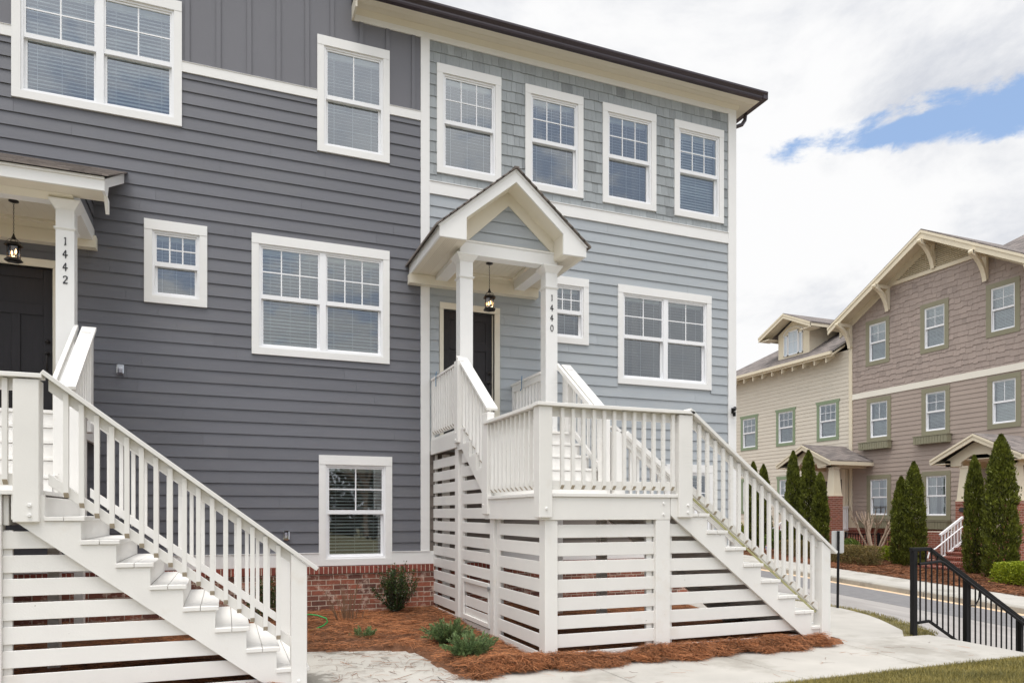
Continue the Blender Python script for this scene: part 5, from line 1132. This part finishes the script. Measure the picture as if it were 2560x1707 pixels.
shrub('shrub', 21.0, 7.02, gz(21, 7), .34, .40, .50, 3000, M['yel'], 'small yellow green shrub right of the bare crape myrtle', leaf=(.055, .03), seed=24)
shrub('hedge', 19.9, 1.75, gz(19.9, 1.8)-.02, .5, .62, .62, 8000, M['yel'], 'bright yellow green hedge at the right edge of the photo', 'hedge', leaf=(.055, .035), boxy=True, stems=False, seed=25)
shrub('shrub', 20.3, 13.9, gz(20.3, 13.9), .5, .6, .9, 3500, M['yel'], 'yellow green shrub seen between the upper stair balusters', leaf=(.07, .04), seed=26)
shrub('shrub', 20.3, 11.7, gz(20.3, 11.7), .4, .45, .8, 3000, M['box'], 'leafy green shrub behind the security sign', leaf=(.07, .04), seed=27)
shrub('shrub', 13.2, 1.0, rz(1)+.0, .01, .01, .01, 4, M['box'], 'leafy bush', seed=28) if False else None
shrub('shrub', 9.35, 1.6, .02, .28, .5, .85, 2600, M['box'], 'glossy green bush just past the corner of the end townhouse', leaf=(.08, .05), seed=29)
t = thing('crape_myrtle', (21.5, 8.02, .1), 'bare pruned crape myrtle with many pale stems in front of the mauve house', 'tree'); m = MB(); tw = MB()
for i in range(8):
    a = 2*pi*i/8+R.uniform(-.3, .3); r0 = .05; p = [(21.5+cos(a)*r0, 8.02+sin(a)*r0, .05)]; tl = R.uniform(.28, .55)
    for k in range(1, 5): p.append((21.5+cos(a)*(r0+tl*k/4*R.uniform(.8, 1.1)), 8.02+sin(a)*(r0+tl*k/4*R.uniform(.9, 1.2)), .05+1.15*k/4))
    m.tube(p, [.042, .036, .032, .03, .028], 6); e = p[-1]
    for j in range(6):
        a2 = a+R.uniform(-1.3, 1.3); l = R.uniform(.25, .5); tw.tube([e if j % 2 else p[-2], (e[0]+cos(a2)*l*.4, e[1]+sin(a2)*l*.5, e[2]+l*.55), (e[0]+cos(a2)*l*.6, e[1]+sin(a2)*l*.75, e[2]+l*1.15)], [.018, .014, .009], 5)
build(m, 'trunk', M['bark'], t); build(tw, 'branch', M['bark'], t)
# little yard sign of an alarm company
t = thing('security_sign', (19.5, 11.1, -.1), 'small round red, white and blue yard sign on a stake', 'sign'); sx, sy, sz = 19.5, 11.12, .31
octo = lambda r, z0, z1: [(sx, sy+r*cos(q), sz+max(z0, min(z1, r*sin(q)))) for q in [pi/8+pi/4*i for i in range(8)]]
build(MB().prism(octo(.17, -1, 1), (.01, 0, 0)), 'sign_plate', M['white'], t)
build(MB().prism([(sx-.003, sy+p[0], sz+p[1]) for p in ((.14, .055), (.115, .105), (.06, .148), (-.06, .148), (-.115, .105), (-.14, .055))], (.003, 0, 0)), 'red_field', M['red'], t); build(MB().prism([(sx-.003, sy+p[0], sz+p[1]) for p in ((.14, -.055), (.115, -.105), (.06, -.148), (-.06, -.148), (-.115, -.105), (-.14, -.055))], (.003, 0, 0)).box(sx-.003, sx, sy-.145, sy+.145, sz-.025, sz+.025), 'blue_field', M['blue'], t)
build(MB().tube([(sx+.02, sy, sz-.15), (sx+.02, sy-.03, -.25)], .01, 5), 'stake', M['white'], t)
needles(14000, (18.1, 20.6), (0, 13), lambda x, y: gz(x, y)+.01, lambda x, y: True, lmin=.15, lmax=.3, lift=.03, wid=.012, seed=12, matr='fstraw', lab='pine straw mulch beside the far pavement')
# bare street trees behind the photographer, mirrored in the windows
def bare_tree(x, y, h, lab, seed):
    r = random.Random(seed); t = thing('bare_tree', (x, y, 0), lab, 'tree', 'bare trees across the lawn'); m = MB(); b = MB()
    def grow(p, d, l, rad, dep, mb):
        q = p+d*l; mb.tube([tuple(p), tuple((p+q)/2+Vector((r.uniform(-1, 1), r.uniform(-1, 1), 0))*l*.05), tuple(q)], [rad, rad*.85, rad*.7], 5 if dep < 3 else 3, cap=False)
        if dep >= 4: return
        for i in range(3 if dep else 5):
            nd = (d+Vector((r.uniform(-1, 1), r.uniform(-1, 1), r.uniform(-.1, .6)))*.62).normalized(); grow(p+d*l*r.uniform(.55, 1), nd, l*r.uniform(.6, .82), rad*.55, dep+1, b)
    grow(Vector((x, y, 0)), Vector((0, 0, 1)), h*.3, h*.016, 0, m); build(m, 'trunk', M['bark'], t); build(b, 'branch', M['bark'], t)
for k, (x, y, h) in enumerate(((2.6, -38, 15), (5.4, -40, 16), (9.5, -41, 12), (14, -39, 13), (21, -37, 12))):
    bare_tree(x, y, h, ('tallest bare tree across the lawn', 'bare tree across the lawn, second from the left', 'bare tree in the middle of the row across the lawn', 'bare tree fourth along the row across the lawn', 'bare tree nearest the street across the lawn')[k], k+1)
r_ = np.random.default_rng(77); n = 9000; C = np.stack([r_.uniform(-40, 40, n), r_.uniform(-50, -46, n), r_.random(n)**1.3*5.2], 1); D = unit(r_.normal(size=(n, 3))+np.array([0, 0, 1.5]))
o = fast('far_wood', leafquads(C, D, r_.uniform(.8, 2., n), r_.uniform(.2, .5, n)), None, r_.random(n), leafmat('winter_wood', (.055, .05, .035), .5)); o['kind'] = 'stuff'; o['label'] = 'dark winter wood across the lawn, mirrored in the low windows'
print('objects', len(bpy.data.objects))
